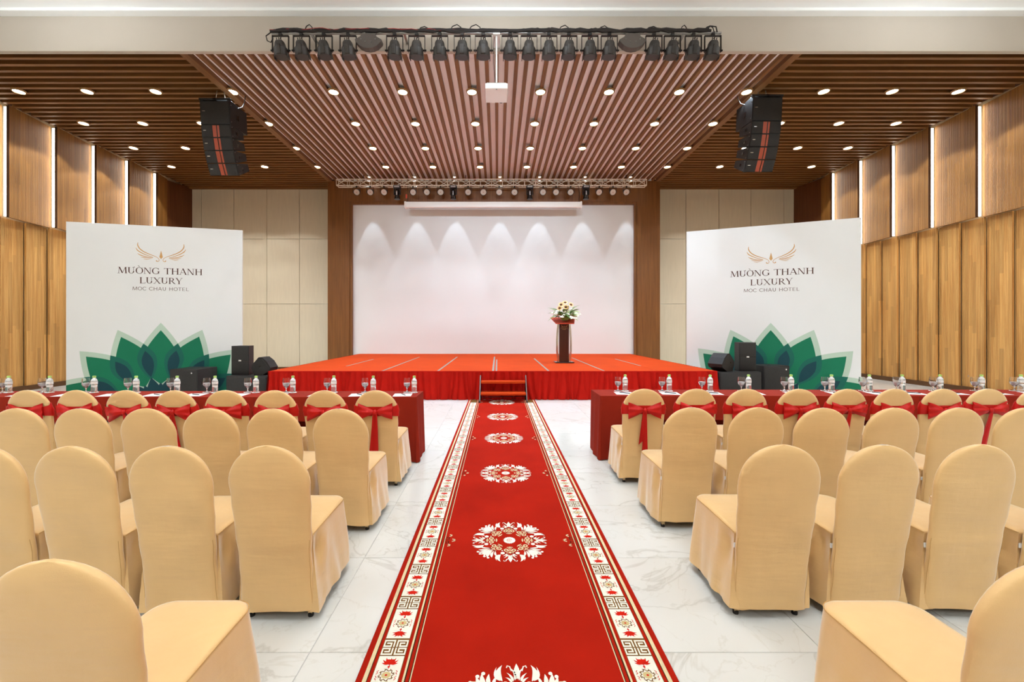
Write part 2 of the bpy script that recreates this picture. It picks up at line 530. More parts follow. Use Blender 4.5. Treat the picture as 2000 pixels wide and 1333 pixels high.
# back wall with beige panels either side of the stage opening
wb = MB().box(-12.0, 11.8, D_BACK + 0.03, D_BACK + 0.3, 0, 7.3).build('wall_back', 'joint_metal')
struct(wb, 'back wall of pale beige panels beside the stage')
for xs in ([-11.45, -11.07, -9.86, -8.63, -7.41, -5.9], [5.6, 7.04, 8.27, 9.47, 10.70, 11.1]):
    for a, b in zip(xs, xs[1:]):
        for z0, z1 in ((0.06, 2.43), (2.43, 4.86), (4.86, 6.9)):
            MB().box(a + 0.008, b - 0.008, D_BACK, D_BACK + 0.03, z0 + 0.008, z1 - 0.008).build('panel', 'beige_panel', wb)
for k, (a, b) in enumerate(((-11.5, -5.9), (5.6, 11.1))):
    struct(MB().box(a, b, D_BACK - 0.03, D_BACK, 0, 0.07).build('baseboard_back' + ('_left' if k == 0 else '_right'), 'baseboard_wood'), 'dark baseboard under the beige panels')
struct(MB().prism([(-12.0, 14.45), (-11.72, 14.45), (-11.42, 15.6), (-12.0, 15.6)], 0, ZC).build('trim_1', 'corner_wood'), 'dark wood corner pilaster left of the beige panels')
struct(MB().prism([(11.75, 14.45), (11.75, 15.6), (11.07, 15.6), (11.32, 14.45)], 0, ZC).build('trim_2', 'corner_wood'), 'dark wood corner pilaster right of the beige panels')

# stage opening: frame and white screen wall
ix0, ix1, izt = -5.16, 4.85, 5.92
sw = MB().box(ix0 - 0.3, ix1 + 0.3, D_SCREEN, D_SCREEN + 0.15, 0, 6.4).build('wall_stage', 'screen_white')
struct(sw, 'plain white projection wall behind the stage')
fr = empty('trim_3', (0, 0, 0)); struct(fr, 'brown wooden frame around the white stage wall')
def frame_part(name, poly, y0, y1):
    return MB().prism_y(poly, y0, y1).build(name, 'frame_wood', fr)
e = 0.09
frame_part('jamb', [(BX0, 0), (ix0 - e, 0), (ix0 - e, izt + e), (BX0, ZC)], D_FRAME, D_SCREEN + 0.3)
frame_part('jamb', [(ix1 + e, 0), (BX1, 0), (BX1, ZC), (ix1 + e, izt + e)], D_FRAME, D_SCREEN + 0.3)
frame_part('header', [(ix0 - e, izt + e), (ix1 + e, izt + e), (BX1, ZC), (BX0, ZC)], D_FRAME, D_SCREEN + 0.3)
frame_part('inner_lip', [(ix0 - e, 0), (ix0, 0), (ix0, izt), (ix0 - e, izt + e)], D_FRAME + 0.03, D_SCREEN)
frame_part('inner_lip', [(ix1, 0), (ix1 + e, 0), (ix1 + e, izt + e), (ix1, izt)], D_FRAME + 0.03, D_SCREEN)
frame_part('inner_lip', [(ix0, izt), (ix1, izt), (ix1 + e, izt + e), (ix0 - e, izt + e)], D_FRAME + 0.03, D_SCREEN)

# rear of the hall, behind the viewer
struct(MB().box(-12.2, 12.2, Y_REAR - 0.3, Y_REAR, 0, 7.3).build('wall_rear', 'wall_paint'), 'plain cream wall at the rear of the hall')

# ------------------------------------------------------------------ ceilings
ZN = 7.12
struct(MB().box(-12.6, 12.6, Y_REAR - 0.3, D_BEAM - 0.14, ZN, ZN + 0.25).build('ceiling', 'white_paint'), 'flat white ceiling over the audience')
bh = MB().box(-12.6, 12.6, D_BEAM, D_BEAM + 0.08, 6.453, 7.4).build('ceiling_beam', 'bulkhead_paint')
struct(bh, 'cream bulkhead beam across the ceiling')
struct(MB().box(-12.6, 12.6, D_BEAM - 0.14, D_BEAM, 7.07, 7.4).build('trim_4', 'white_paint'), 'white cornice above the bulkhead beam')

# central bay: slats run towards the stage
cc = MB().box(BX0, BX1, D_BEAM + 0.06, D_FRAME + 0.1, ZC + 0.076, ZC + 0.3).build('ceiling_stage', 'gap_paint')
struct(cc, 'central ceiling of brown slats running towards the stage with pale gaps')
slat_me = MB().box(-0.0375, 0.0375, D_BEAM + 0.08, D_FRAME, ZC, ZC + 0.076).mesh('slat', 'slat_wood')
n = 58
x0c, x1c = BX0 + 0.30, BX1 - 0.27
for k in range(n):
    link('slat', slat_me, cc, (x0c + (x1c - x0c) * k / (n - 1), 0, 0))
for x in (BX0 + 0.075, BX1 - 0.075):
    MB().box(x - 0.075, x + 0.075, D_BEAM + 0.08, D_FRAME, ZC - 0.03, ZC + 0.1).build('edge_board', 'slat_wood', cc)
# side bays: slats run across
for nm, a, b, lab in (('ceiling_left', -12.0, BX0, 'left ceiling of dark brown slats running across'),
                      ('ceiling_right', BX1, 11.9, 'right ceiling of dark brown slats running across')):
    c = MB().box(a, b, D_BEAM + 0.06, 15.9, ZC + 0.13, ZC + 0.3).build(nm, 'ceiling_dark')
    struct(c, lab)
    lo, hi = (XL + 0.10, BX0) if a < -6.5 else (BX1, XR - 0.10)
    sm = MB().box(lo, hi, -0.035, 0.035, ZC, ZC + 0.13).mesh('slat', 'slat_wood_cross')
    y = D_BEAM + 0.27
    while y < 15.5:
        link('slat', sm, c, (0, y, 0)); y += 0.2
    MB().box(min(a, b), max(a, b), D_BACK - 0.12, D_BACK + 0.02, ZC - 0.04, ZC + 0.13).build('end_board', 'slat_wood_cross', c)

# downlights
dl_ring = MB().lathe([(0.12, 0.0), (0.125, 0.012), (0.125, 0.033), (0.0001, 0.033), (0.0001, 0.031), (0.105, 0.031), (0.10, 0.0)], 20, cap0=False, cap1=False).mesh('ring', 'trim_ring', True)
dl_lens = MB().lathe([(0.0001, 0.014), (0.05, 0.012), (0.099, 0.016), (0.099, 0.03), (0.0001, 0.03)], 20).mesh('lens', 'lens_light', True)
def downlight(x, y, z, power, size, label, group, col, cone, k=1.0):
    e = empty('downlight', (x, y, z)); e.scale = (k, k, k); tag(e, label, 'ceiling light', group)
    link('ring', dl_ring, e); link('lens', dl_lens, e)
    l = bpy.data.lights.new('spot', 'SPOT')
    l.energy = power; l.color = col; l.spot_size = radians(cone); l.spot_blend = 0.18; l.shadow_soft_size = 0.03
    o = bpy.data.objects.new('spot', l); COL.objects.link(o); o.parent = e; o.location = (0, 0, -0.004)
rows_y = [9.17, 10.60, 12.05, 13.45]
cx = [[460, 655, 790, 923, 1057, 1190, 1325, 1457], [525, 695, 812, 930, 1045, 1160, 1282, 1393],
      [574, 728, 830, 933, 1035, 1139, 1242, 1343], [618, 751, 843, 936, 1028, 1118, 1212, 1303]]
xs_mean = []
for c in range(8):
    xs_mean.append(sum((cx[r][c] - XV) / F * rows_y[r] for r in range(4)) / 4)
for r, y in enumerate(rows_y):
    for c, x in enumerate(xs_mean):
        downlight(x, y, ZC - 0.034, P_CENTRE * (1.8, 1.25, 0.7, 0.4)[r], 0.1,
                  'round downlight in central slatted ceiling, %s row from the white beam, %s from left' % (ORD[r], ORD[c]),
                  'downlights in the central ceiling', COOL, 94 if r < 3 else 62)
for c, x in enumerate((-4.45, -2.95, -1.45, 0.05, 1.55, 3.05, 4.55)):        # narrow wall-washers between the last slats
    pitch = (x1c - x0c) / (n - 1)
    x = x0c + (math.floor((x - x0c) / pitch) + 0.5) * pitch
    downlight(x, 14.42, ZC - 0.004, P_SCALLOP, 0.1, 'tiny wall-washing downlight above the stage truss, %s from left' % ORD[c], 'wall-washers above the truss', COOL, 38, 0.42)
for side, xs in (('left', [-10.5, -9.0, -7.5]), ('right', [7.15, 8.65, 10.1])):
    for r, y in enumerate(rows_y):
        for c, x in enumerate(xs):
            downlight(x, y - 0.02, ZC - 0.034, P_SIDE, 0.1,
                      'round downlight in %s slatted ceiling, %s row from the white beam, %s from left' % (side, ORD[r], ORD[c]),
                      'downlights in the %s ceiling' % side, WARM, 110)

# unseen hanging panels, invented to light the audience part of the hall
hl_frame = MB()
for a, b, c, d in ((-0.65, 0.65, -0.65, -0.6), (-0.65, 0.65, 0.6, 0.65), (-0.65, -0.6, -0.6, 0.6), (0.6, 0.65, -0.6, 0.6)):
    hl_frame.box(a, b, c, d, -0.04, 0.0)
hl_frame = hl_frame.mesh('frame', 'white_paint')
hl_diff = MB().box(-0.6, 0.6, -0.6, 0.6, -0.02, 0).mesh('diffuser', 'added_panel_glow')
for r, y in enumerate((-6.0, -0.7, 4.6)):
    for c, x in enumerate((-7.2, 0.0, 7.2)):
        e = empty('added_panel_light', (x, y, ZN - 0.9))
        tag(e, 'added unseen panel light hanging over the audience, %s row from rear wall, %s from left' % (ORD[r], ORD[c]), 'ceiling light', 'added panel lights over the audience')
        link('frame', hl_frame, e); link('diffuser', hl_diff, e)
        area_light('lamp', (0, 0, -0.05), 1.15, 1.15, P_HALL, NEUT, e)
        up = area_light('up_fill', (0, 0, 0.02), 1.15, 1.15, P_UP, NEUT, e); up.rotation_euler = (pi, 0, 0)
        for wx in (-0.5, 0.5): MB().rod((wx, 0, 0), (wx, 0, 0.899), 0.006, 6).build('hanger', 'steel', e)
#@@PART2
# ------------------------------------------------------------------ red runner carpet
CY0, CY1 = -0.9, 8.88
CXC, CHW = 0.085, 0.706
cp = empty('runner_carpet', (CXC, 0, 0))
tag(cp, 'long red runner carpet with white medallions and patterned borders up the aisle', 'carpet')
MB().rbox(-CHW, CHW, CY0, CY1, 0.0005, 0.009, 0.003, 1).build('field', 'carpet_red', cp)
def stripe(a, b, m, nm='border_stripe', z=0.0096):
    for s in (-1, 1):
        x0, x1 = sorted((s * (CHW - a), s * (CHW - b)))
        MB().box(x0, x1, CY0, CY1, 0.006, z).build(nm, m, cp)
stripe(0.030, 0.048, 'carpet_cream')
stripe(0.048, 0.0515, 'carpet_black')
stripe(0.066, 0.188, 'carpet_brown', 'border_ground')
stripe(0.2035, 0.2125, 'carpet_cream')
stripe(0.2125, 0.218, 'carpet_black')
stripe(0.2325, 0.2365, 'carpet_black')
stripe(0.2365, 0.2410, 'carpet_cream')

def flat(mb, pts, z):
    n = len(pts)
    z += (len(mb.f) % 40) * 2e-5
    mb.add([(x, y, z) for x, y in pts], [tuple(range(n))])
def stroke(mb, pts, w, z, w1=None):
    """ribbon along points, width w (tapering to w1)"""
    vs = []
    n = len(pts)
    z += (len(mb.f) % 40) * 2e-5
    for i, (x, y) in enumerate(pts):
        a = pts[max(i - 1, 0)]; b = pts[min(i + 1, n - 1)]
        tx, ty = b[0] - a[0], b[1] - a[1]
        l = math.hypot(tx, ty) or 1
        ww = w if w1 is None else w + (w1 - w) * i / (n - 1)
        if isinstance(w, (list, tuple)): ww = w[i]
        nx, ny = -ty / l * ww / 2, tx / l * ww / 2
        vs += [(x + nx, y + ny, z), (x - nx, y - ny, z)]
    mb.add(vs, [(2 * i, 2 * i + 1, 2 * i + 3, 2 * i + 2) for i in range(n - 1)])
def leaf(mb, p, q, w, z, bend=0.0, n=6, tip=0.5):
    """pointed leaf from p to q, half width w, bent sideways"""
    dx, dy = q[0] - p[0], q[1] - p[1]
    L = math.hypot(dx, dy); tx, ty = dx / L, dy / L; nx, ny = -ty, tx
    up, dn = [], []
    for i in range(n + 1):
        t = i / n
        c = bend * L * 4 * t * (1 - t)
        h = w * sin(pi * t ** tip) if 0 < t < 1 else 0
        bx, by = p[0] + dx * t + nx * c, p[1] + dy * t + ny * c
        up.append((bx + nx * h, by + ny * h)); dn.append((bx - nx * h, by - ny * h))
    for i in range(n):
        quad = [dn[i], dn[i + 1], up[i + 1], up[i]]
        flat(mb, quad, z)

# one border panel: white ground, red palmettes, brown rosette, two rows of fretwork
PER = 0.325
bpn = MB()
z1, z2 = 0.0100, 0.0104
wd = 0.116
bpn.cur = 0
flat(bpn, [(-wd / 2, -0.105), (wd / 2, -0.105), (wd / 2, 0.108), (-wd / 2, 0.108)], z1)
for sg in (-1, 1):                                   # palmettes at both ends of the panel
    yb = sg * 0.058
    bpn.cur = 1
    flat(bpn, [(-0.012, yb), (0.012, yb), (0.018, yb + sg * 0.03), (-0.018, yb + sg * 0.03)], z2)
    for k, (dx, ly) in enumerate(((-0.038, 0.010), (-0.036, 0.028), (-0.022, 0.040), (0.0, 0.038), (0.022, 0.040), (0.036, 0.028), (0.038, 0.010))):
        leaf(bpn, (dx * 0.15, yb + sg * 0.006), (dx, yb + sg * ly), 0.0062, z2, 0.1 * (1 if dx < 0 else -1))
    stroke(bpn, [(0, sg * 0.036), (0.003, sg * 0.046), (0, sg * 0.058)], 0.004, z2)
    flat(bpn, [(0.006 * cos(a), sg * 0.046 + 0.005 * sin(a)) for a in [i * pi / 3 for i in range(6)]], z2)
    for k in (-1, 1):                                # side squiggles
        bpn.cur = 1
        stroke(bpn, [(sg * 0.047, k * 0.004), (sg * 0.040, k * 0.012), (sg * 0.046, k * 0.018), (sg * 0.039, k * 0.026)], 0.0032, z2)
bpn.cur = 2
ring = []
for i in range(33):
    a = 2 * pi * i / 32
    r = 0.027 + 0.005 * sin(8 * a)
    ring.append((r * cos(a) * 1.1, r * sin(a)))
stroke(bpn, ring, 0.0042, z2)
for i in range(8):
    a = 2 * pi * i / 8 + 0.2
    leaf(bpn, (0.028 * cos(a), 0.028 * sin(a)), (0.037 * cos(a + .25), 0.037 * sin(a + .25)), 0.003, z2)
bpn.cur = 3
flat(bpn, [(0.021 * cos(i * pi / 6), 0.018 * sin(i * pi / 6)) for i in range(12)], z2)
bpn.cur = 1
flat(bpn, [(0.006 * cos(i * pi / 4), 0.005 * sin(i * pi / 4)) for i in range(8)], z2 + 0.0003)
def fret(y0, y1, up):
    """white meander drawn on the brown ground"""
    bpn.cur = 0
    w = 0.0092
    h = y1 - y0
    def r(xa, xb, ya, yb): flat(bpn, [(xa, ya), (xb, ya), (xb, yb), (xa, yb)], z1)
    for s in (-1, 1):
        def R(xa, xb, ya, yb):
            a, b = sorted((s * xa, s * xb)); 
            if not up: ya, yb = y0 + y1 - yb, y0 + y1 - ya
            r(a, b, ya, yb)
        R(0.004, 0.058, y0, y0 + w)
        R(0.051, 0.058, y0, y1)
        R(0.018, 0.058, y1 - w, y1)
        R(0.018, 0.025, y0 + 0.016, y1)
        R(0.018, 0.044, y0 + 0.016, y0 + 0.016 + w * 0.9)
        R(0.004, 0.011, y0, y1)
fret(0.114, 0.158, True)
fret(0.164, 0.208, False)
bp_mesh = bpn.mesh('border_panel', ['carpet_white', 'carpet_motif', 'carpet_brown', 'carpet_gold'])
k = 0
y = 2.332 - 0.161 - 4 * PER
while y < CY1 - 0.22:
    for s in (-1, 1):
        link('border_panel', bp_mesh, cp, (s * (CHW - 0.127), y, 0))
    y += PER

# medallion
md = MB()
za = 0.0100
def pol(r, a): return (r * cos(a), r * sin(a))
for k in range(8):
    A = k * pi / 4
    md.cur = 0
    if k % 2 == 0:
        leaf(md, pol(0.70, A), pol(1.0, A), 0.048, za, tip=0.9)
        for s in (-1, 1):
            leaf(md, pol(0.68, A + s * 0.05), pol(0.93, A + s * 0.13), 0.024, za, -s * 0.16)
            leaf(md, pol(0.66, A + s * 0.09), pol(0.84, A + s * 0.20), 0.022, za, -s * 0.10)
            leaf(md, pol(0.64, A + s * 0.12), pol(0.76, A + s * 0.25), 0.021, za, -s * 0.10)
            stroke(md, [pol(0.86, A + s * .10), pol(0.95, A + s * .12), pol(0.97, A + s * .16), pol(0.93, A + s * .18)], 0.02, za)
            leaf(md, pol(0.70, A + s * 0.34), pol(1.0, A + s * 0.24), 0.048, za, s * 0.22, tip=0.8)
            leaf(md, pol(0.72, A + s * 0.38), pol(0.99, A + s * 0.34), 0.030, za, s * 0.2)
    else:
        for j, (da, r0, r1, w, bd) in enumerate(((0.06, 0.62, 1.0, 0.042, 0.10), (0.17, 0.64, 0.99, 0.046, 0.14), (0.27, 0.64, 0.92, 0.036, 0.12), (0.36, 0.62, 0.82, 0.028, 0.1))):
            for s in (-1, 1):
                leaf(md, pol(r0, A + s * da * 0.45), pol(r1, A + s * da), w, za, -s * bd, tip=1.25)
                c = pol(r1 - 0.015, A + s * (da + 0.02))
                if j < 2: flat(md, [(c[0] + 0.034 * cos(t), c[1] + 0.034 * sin(t)) for t in [i * pi / 4 for i in range(8)]], za)
    for s in (-1, 1):                                # buds between the leaf groups
        c = pol(0.635, A + s * 0.30)
        if k % 2 == 0:
            flat(md, [(c[0] + 0.055 * cos(t), c[1] + 0.055 * sin(t)) for t in [i * pi / 5 for i in range(10)]], za)
            c = pol(0.53, A + s * 0.38)
            flat(md, [(c[0] + 0.02 * cos(t), c[1] + 0.02 * sin(t)) for t in [i * pi / 4 for i in range(8)]], za)
    md.cur = 1
    for s in (-1, 1):                                # scroll ring
        c = pol(0.475, A + s * 0.19)
        sp = []
        for i in range(15):
            t = i / 14
            r = 0.075 * (1 - 0.72 * t)
            a = A + s * (-1.9 + t * 7.6)
            sp.append((c[0] + r * cos(a), c[1] + r * sin(a)))
        stroke(md, sp, 0.032, za)
        stroke(md, [pol(0.56, A), pol(0.60, A + s * .07), pol(0.585, A + s * .16)], 0.022, za)
        stroke(md, [pol(0.40, A), pol(0.405, A + s * 0.12)], 0.022, za)
    flat(md, [pol(0.57, A - .05), pol(0.64, A), pol(0.57, A + .05), pol(0.53, A)], za)
    flat(md, [pol(0.31, A), pol(0.345, A + .09), pol(0.375, A), pol(0.345, A - .09)], za)
    for s in (-1, 1): leaf(md, pol(0.34, A + s * .05), pol(0.36, A + s * .26), 0.016, za)
md.cur = 2
for k in range(8):
    A = k * pi / 4
    for s in (-1, 1):
        stroke(md, [pol(0.625, A + s * .05), pol(0.645, A + s * .13), pol(0.62, A + s * .19)], 0.012, za)
md.cur = 0
flat(md, [pol(0.155 + 0.01 * cos(20 * i * 2 * pi / 80), i * 2 * pi / 80) for i in range(80)], za)
md.cur = 3
stroke(md, [pol(0.062, i * 2 * pi / 16) for i in range(15)], 0.014, za + 0.0004)
stroke(md, [pol(0.022, i * 2 * pi / 8) for i in range(8)], 0.012, za + 0.0004)
md_mesh = md.mesh('medallion', ['carpet_white', 'carpet_cream', 'carpet_black', 'carpet_motif'])
orn = MB()                                           # small fret and rosette at each border beside a medallion
orn.cur = 0
for sg in (-1, 1):
    stroke(orn, [(0.0, sg * 0.012), (0.028, sg * 0.012), (0.028, sg * 0.042), (0.012, sg * 0.042), (0.012, sg * 0.028)], 0.007, za)
orn.cur = 1
for cx_, cy_, r_ in ((0.055, 0.0, 0.026), (0.03, 0.068, 0.02), (0.03, -0.068, 0.02)):
    for i in range(7):
        a = -pi / 2 + pi * i / 6
        leaf(orn, (cx_ + 0.3 * r_ * cos(a), cy_ + 0.3 * r_ * sin(a)), (cx_ + r_ * cos(a), cy_ + r_ * sin(a)), 0.0035, za)
orn_mesh = orn.mesh('border_rosette', ['carpet_black', 'carpet_cream'])
for k in range(6):
    y = 1.625 + 1.393 * k
    o = link('medallion', md_mesh, cp, (0, y, 0)); o.scale = (0.273, 0.285, 1)
    for s in (-1, 1):
        o = link('border_rosette', orn_mesh, cp, (-s * (CHW - 0.24), y, 0)); o.scale = (s, 1, 1)

# ------------------------------------------------------------------ stage
st = empty('stage', (0, SY0, 0))
tag(st, 'low stage with orange-red carpeted deck and gathered red skirt', 'stage')
MB().box(SX0 + 0.06, SX1 - 0.06, 0.06, D_SCREEN - SY0 - 0.01, 0.0, STZ - 0.03).build('stage_frame', 'dark_steel', st)
joints = [SX0, -3.67, -2.49, -1.29, -0.10, 1.10, 2.30, 3.50, SX1]
for a, b in zip(joints, joints[1:]):
    for y0, y1 in ((0.0, 2.45), (2.45, 4.35), (4.35, D_SCREEN - SY0 - 0.005)):
        MB().box(a + 0.003, b - 0.003, y0 + 0.003, y1 - 0.003, STZ - 0.03, STZ).build('deck_panel', 'stage_carpet', st)
for i, x in enumerate(joints[1:-1]):
    L = (3.3, 4.25, 4.3, 4.35, 3.6, 3.9, 3.4)[i]
    s0 = (1.1, 0.0, 0.0, 0.0, 0.0, 0.0, 1.2)[i]
    MB().box(x - 0.022, x + 0.022, s0, L, STZ, STZ + 0.0025).build('tape_strip', 'tape_grey', st)
MB().box(-0.045, -0.01, 0, 3.2, STZ, STZ + 0.0022).build('tape_strip', 'tape_grey', st)

def curtain(L, ztop, zbot, seed, amp=0.075):
    """gathered fabric along +x, hanging in z, folds pushed towards -y"""
    rnd = random.Random(seed)
    ph = [(rnd.uniform(0, 6.3), rnd.uniform(0.6, 1.0)) for _ in range(3)]
    m = MB(); nu = int(L / 0.016); nv = 8
    cen = []; x = 0.0
    while x < L:
        cen.append((x, rnd.uniform(0.35, 1.0), rnd.uniform(0.014, 0.03), rnd.uniform(-0.10, 0.10))); x += rnd.uniform(0.07, 0.16)
    def fn(u, v):
        x = u * L; z = ztop + (zbot - ztop) * v
        f = 0.0
        for c, a, w, sk in cen:
            d = x - c - sk * v * v
            if abs(d) < 0.12: f = max(f, a * math.exp(-(d / w) ** 2))
        return (x, -0.016 - amp * (0.45 + 0.55 * v) * (1 - f) - 0.03 * v * v, z)
    m.grid(fn, nu, nv)
    return m
curtain(SX1 - SX0, STZ - 0.004, 0.006, 3).build('skirt', 'skirt_red', st, True, (SX0, 0, 0), 180)
curtain(5.85, STZ - 0.004, 0.006, 5).build('skirt', 'skirt_red', st, True, (SX0, 5.86, 0), 180, (0, 0, -pi / 2))
curtain(5.85, STZ - 0.004, 0.006, 6).build('skirt', 'skirt_red', st, True, (SX1, 0, 0), 180, (0, 0, pi / 2))
MB().box(SX0, SX1, -0.05, 0.0, STZ - 0.025, STZ + 0.001).build('edge_band', 'skirt_red', st)

# steps in front of the stage
sp = empty('stage_steps', (0.115, 8.52, 0.009))
tag(sp, 'two-tread folding steps with orange treads and dark metal frame before the stage', 'steps')
for s in (-1, 1):
    x = s * 0.485
    m = MB()
    m.tube([(x, 0.0, 0.0), (x * 0.985, 0.32, 0.52)], 0.016, 8)
    m.tube([(x * 0.985, 0.34, 0.40), (x * 0.985, 0.36, 0.0)], 0.016, 8)
    m.tube([(x, 0.11, 0.17), (x * 0.985, 0.34, 0.17)], 0.011, 8)
    m.tube([(x, 0.24, 0.39), (x * 0.985, 0.36, 0.39)], 0.011, 8)
    m.build('side_frame', 'dark_steel', sp, True)
    m = MB(); m.tube([(x - s * 0.004, -0.014, 0.04), (x * 0.985, 0.302, 0.53)], 0.006, 6)
    m.build('edge_trim', 'steel', sp, True)
for y0, z in ((0.03, 0.195), (0.20, 0.415)):
    MB().rbox(-0.465, 0.465, y0, y0 + 0.27 - (0.1 if z > .3 else 0), z - 0.05, z, 0.012, 2).build('tread', 'stage_carpet', sp, True)
MB().rod((-0.45, 0.1, 0.10), (0.45, 0.1, 0.12), 0.007).build('brace', 'dark_steel', sp)

# ------------------------------------------------------------------ lettering
def glyph(ch, serif):
    """polygons of a capital letter, height 1; returns (list of polygons, advance)"""
    Tk, tn = (0.15, 0.055) if serif else (0.115, 0.10)
    P = []
    def bar(p, q, w): P.append([(p[0] - w / 2, p[1]), (p[0] + w / 2, p[1]), (q[0] + w / 2, q[1]), (q[0] - w / 2, q[1])])
    def hb(x0, x1, y, w): P.append([(x0, y - w / 2), (x1, y - w / 2), (x1, y + w / 2), (x0, y + w / 2)])
    def sf(x, y, l=0.32):
        if serif: hb(x - l / 2, x + l / 2, y + (0.02 if y < 0.5 else -0.02), 0.04)
    def arc(cx, cy, rx, ry, a0, a1, n=18):
        pin, pout = [], []
        for i in range(n + 1):
            a = a0 + (a1 - a0) * i / n
            w = tn + (Tk - tn) * abs(cos(a)) ** 1.3
            pout.append((cx + rx * cos(a), cy + ry * sin(a)))
            pin.append((cx + (rx - w) * cos(a), cy + (ry - min(w, tn * 1.2 if serif else w)) * sin(a)))
        for i in range(n):
            P.append([pin[i], pout[i], pout[i + 1], pin[i + 1]])
    def hook(x, y):
        pts = [(x, y), (x + .10, y + .03), (x + .16, y + .10), (x + .15, y + .19)]
        for a, b in zip(pts, pts[1:]): P.append([(a[0], a[1] - .03), (b[0], b[1] - .03), (b[0], b[1] + .04), (a[0], a[1] + .04)])
    c = ch
    if c == 'M':
        bar((.13, 0), (.2, 1), tn); bar((.22, 1), (.58, .04), Tk); bar((.58, .04), (.94, 1), tn); bar((1.02, 0), (.97, 1), Tk)
        sf(.13, 0); sf(1.02, 0); sf(.16, 1, .24); sf(1.0, 1, .24); adv = 1.18
    elif c in 'UƯ':
        bar((.2, .36), (.2, 1), Tk); bar((.76, .36), (.76, 1), tn if serif else Tk)
        arc(.4825, .37, .3575 if serif else .325, .38, pi, 2 * pi); sf(.2, 1); sf(.76, 1); adv = .98
        if c == 'Ư': hook(.74, .98)
    elif c in 'OỜ':
        arc(.5, .5, .46, .52, 0, 2 * pi, 32); adv = 1.0
        if c == 'Ờ':
            hook(.74, .86); P.append([(.28, 1.30), (.40, 1.30), (.58, 1.10), (.52, 1.09)])
    elif c == 'C':
        arc(.52, .5, .46, .52, .22 * pi, 1.78 * pi, 28)
        if serif: bar((.88, .68), (.88, .95), .05)
        adv = .95
    elif c == 'G':
        arc(.52, .5, .48, .52, .24 * pi, 1.76 * pi, 28); bar((.86, .1), (.86, .42), Tk); sf(.86, .44, .3)
        if serif: bar((.86, .7), (.86, .95), .05)
        adv = 1.06
    elif c == 'N':
        bar((.16, 0), (.16, 1), tn); bar((.18, 1), (.82, .0), Tk); bar((.84, 0), (.84, 1), tn); sf(.16, 0); sf(.12, 1, .22); sf(.84, 1); adv = 1.02
    elif c == 'T':
        bar((.44, 0), (.44, 1), Tk); hb(.02, .86, .975, .05 if serif else .075); sf(.44, 0)
        if serif: bar((.04, .8), (.02, 1), .045); bar((.84, .8), (.86, 1), .045)
        adv = .9
    elif c == 'H':
        bar((.2, 0), (.2, 1), Tk); bar((.84, 0), (.84, 1), Tk); hb(.2, .84, .52, tn)
        for x in (.2, .84): sf(x, 0); sf(x, 1)
        adv = 1.06
    elif c == 'A':
        bar((.1, 0), (.46, 1.02), tn); bar((.84, 0), (.46, 1.02), Tk); hb(.24, .72, .34, tn); sf(.1, 0, .28); sf(.84, 0); adv = .96
    elif c == 'L':
        bar((.2, 0), (.2, 1), Tk); hb(.2, .74, .03, .055 if serif else .075); sf(.2, 1); sf(.15, 0, .2)
        if serif: bar((.74, 0), (.76, .24), .045)
        adv = .82
    elif c == 'E':
        bar((.18, 0), (.18, 1), Tk)
        for y, x in ((.0375, .72), (.52, .66), (.9625, .72)): hb(.18, x, y, .075)
        adv = .84
    elif c == 'X':
        bar((.86, 0), (.14, 1), Tk); bar((.14, 0), (.84, 1), tn); sf(.14, 0, .3); sf(.86, 0, .3); sf(.14, 1, .3); sf(.84, 1, .3); adv = 1.0
    elif c == 'R':
        bar((.2, 0), (.2, 1), Tk); arc(.40, .74, .34, .26, -pi / 2, pi / 2, 14); hb(.2, .42, .975, .05); hb(.2, .42, .505, .05)
        bar((.86, 0), (.44, .5), Tk); sf(.2, 0); sf(.14, 1, .2); sf(.9, 0, .2); adv = .96
    elif c == 'Y':
        bar((.46, .42), (.12, 1), Tk); bar((.50, .42), (.82, 1), tn); bar((.47, 0), (.47, .46), Tk); sf(.47, 0); sf(.12, 1, .3); sf(.82, 1, .28); adv = .92
    else:
        adv = .48
    return P, adv

def text_mesh(txt, width, height, serif, y=0.0):
    """flat lettering in x,z centred on x=0, baseline z=0, facing -y"""
    raw, x = [], 0.0
    for ch in txt:
        P, a = glyph(ch, serif)
        raw += [[(px + x, pz) for px, pz in q] for q in P]
        x += a
    k = width / x
    m = MB()
    for i, q in enumerate(raw):
        m.add([((px - x / 2) * k, y - (i % 25) * 2e-5, pz * height) for px, pz in q], [tuple(range(len(q)))])
    return m

def letter_line(parent, txt, width, height, serif, matn, loc, y=-0.0015):
    """a centred line of lettering, one part for each word"""
    adv = lambda t: sum(glyph(ch, serif)[1] for ch in t)
    k = width / adv(txt)
    x = -width / 2
    for w in txt.split(' '):
        ww = adv(w) * k
        text_mesh(w, ww, height, serif, y).build('lettering', matn, parent, loc=(loc[0] + x + ww / 2, loc[1], loc[2]))
        x += ww + adv(' ') * k

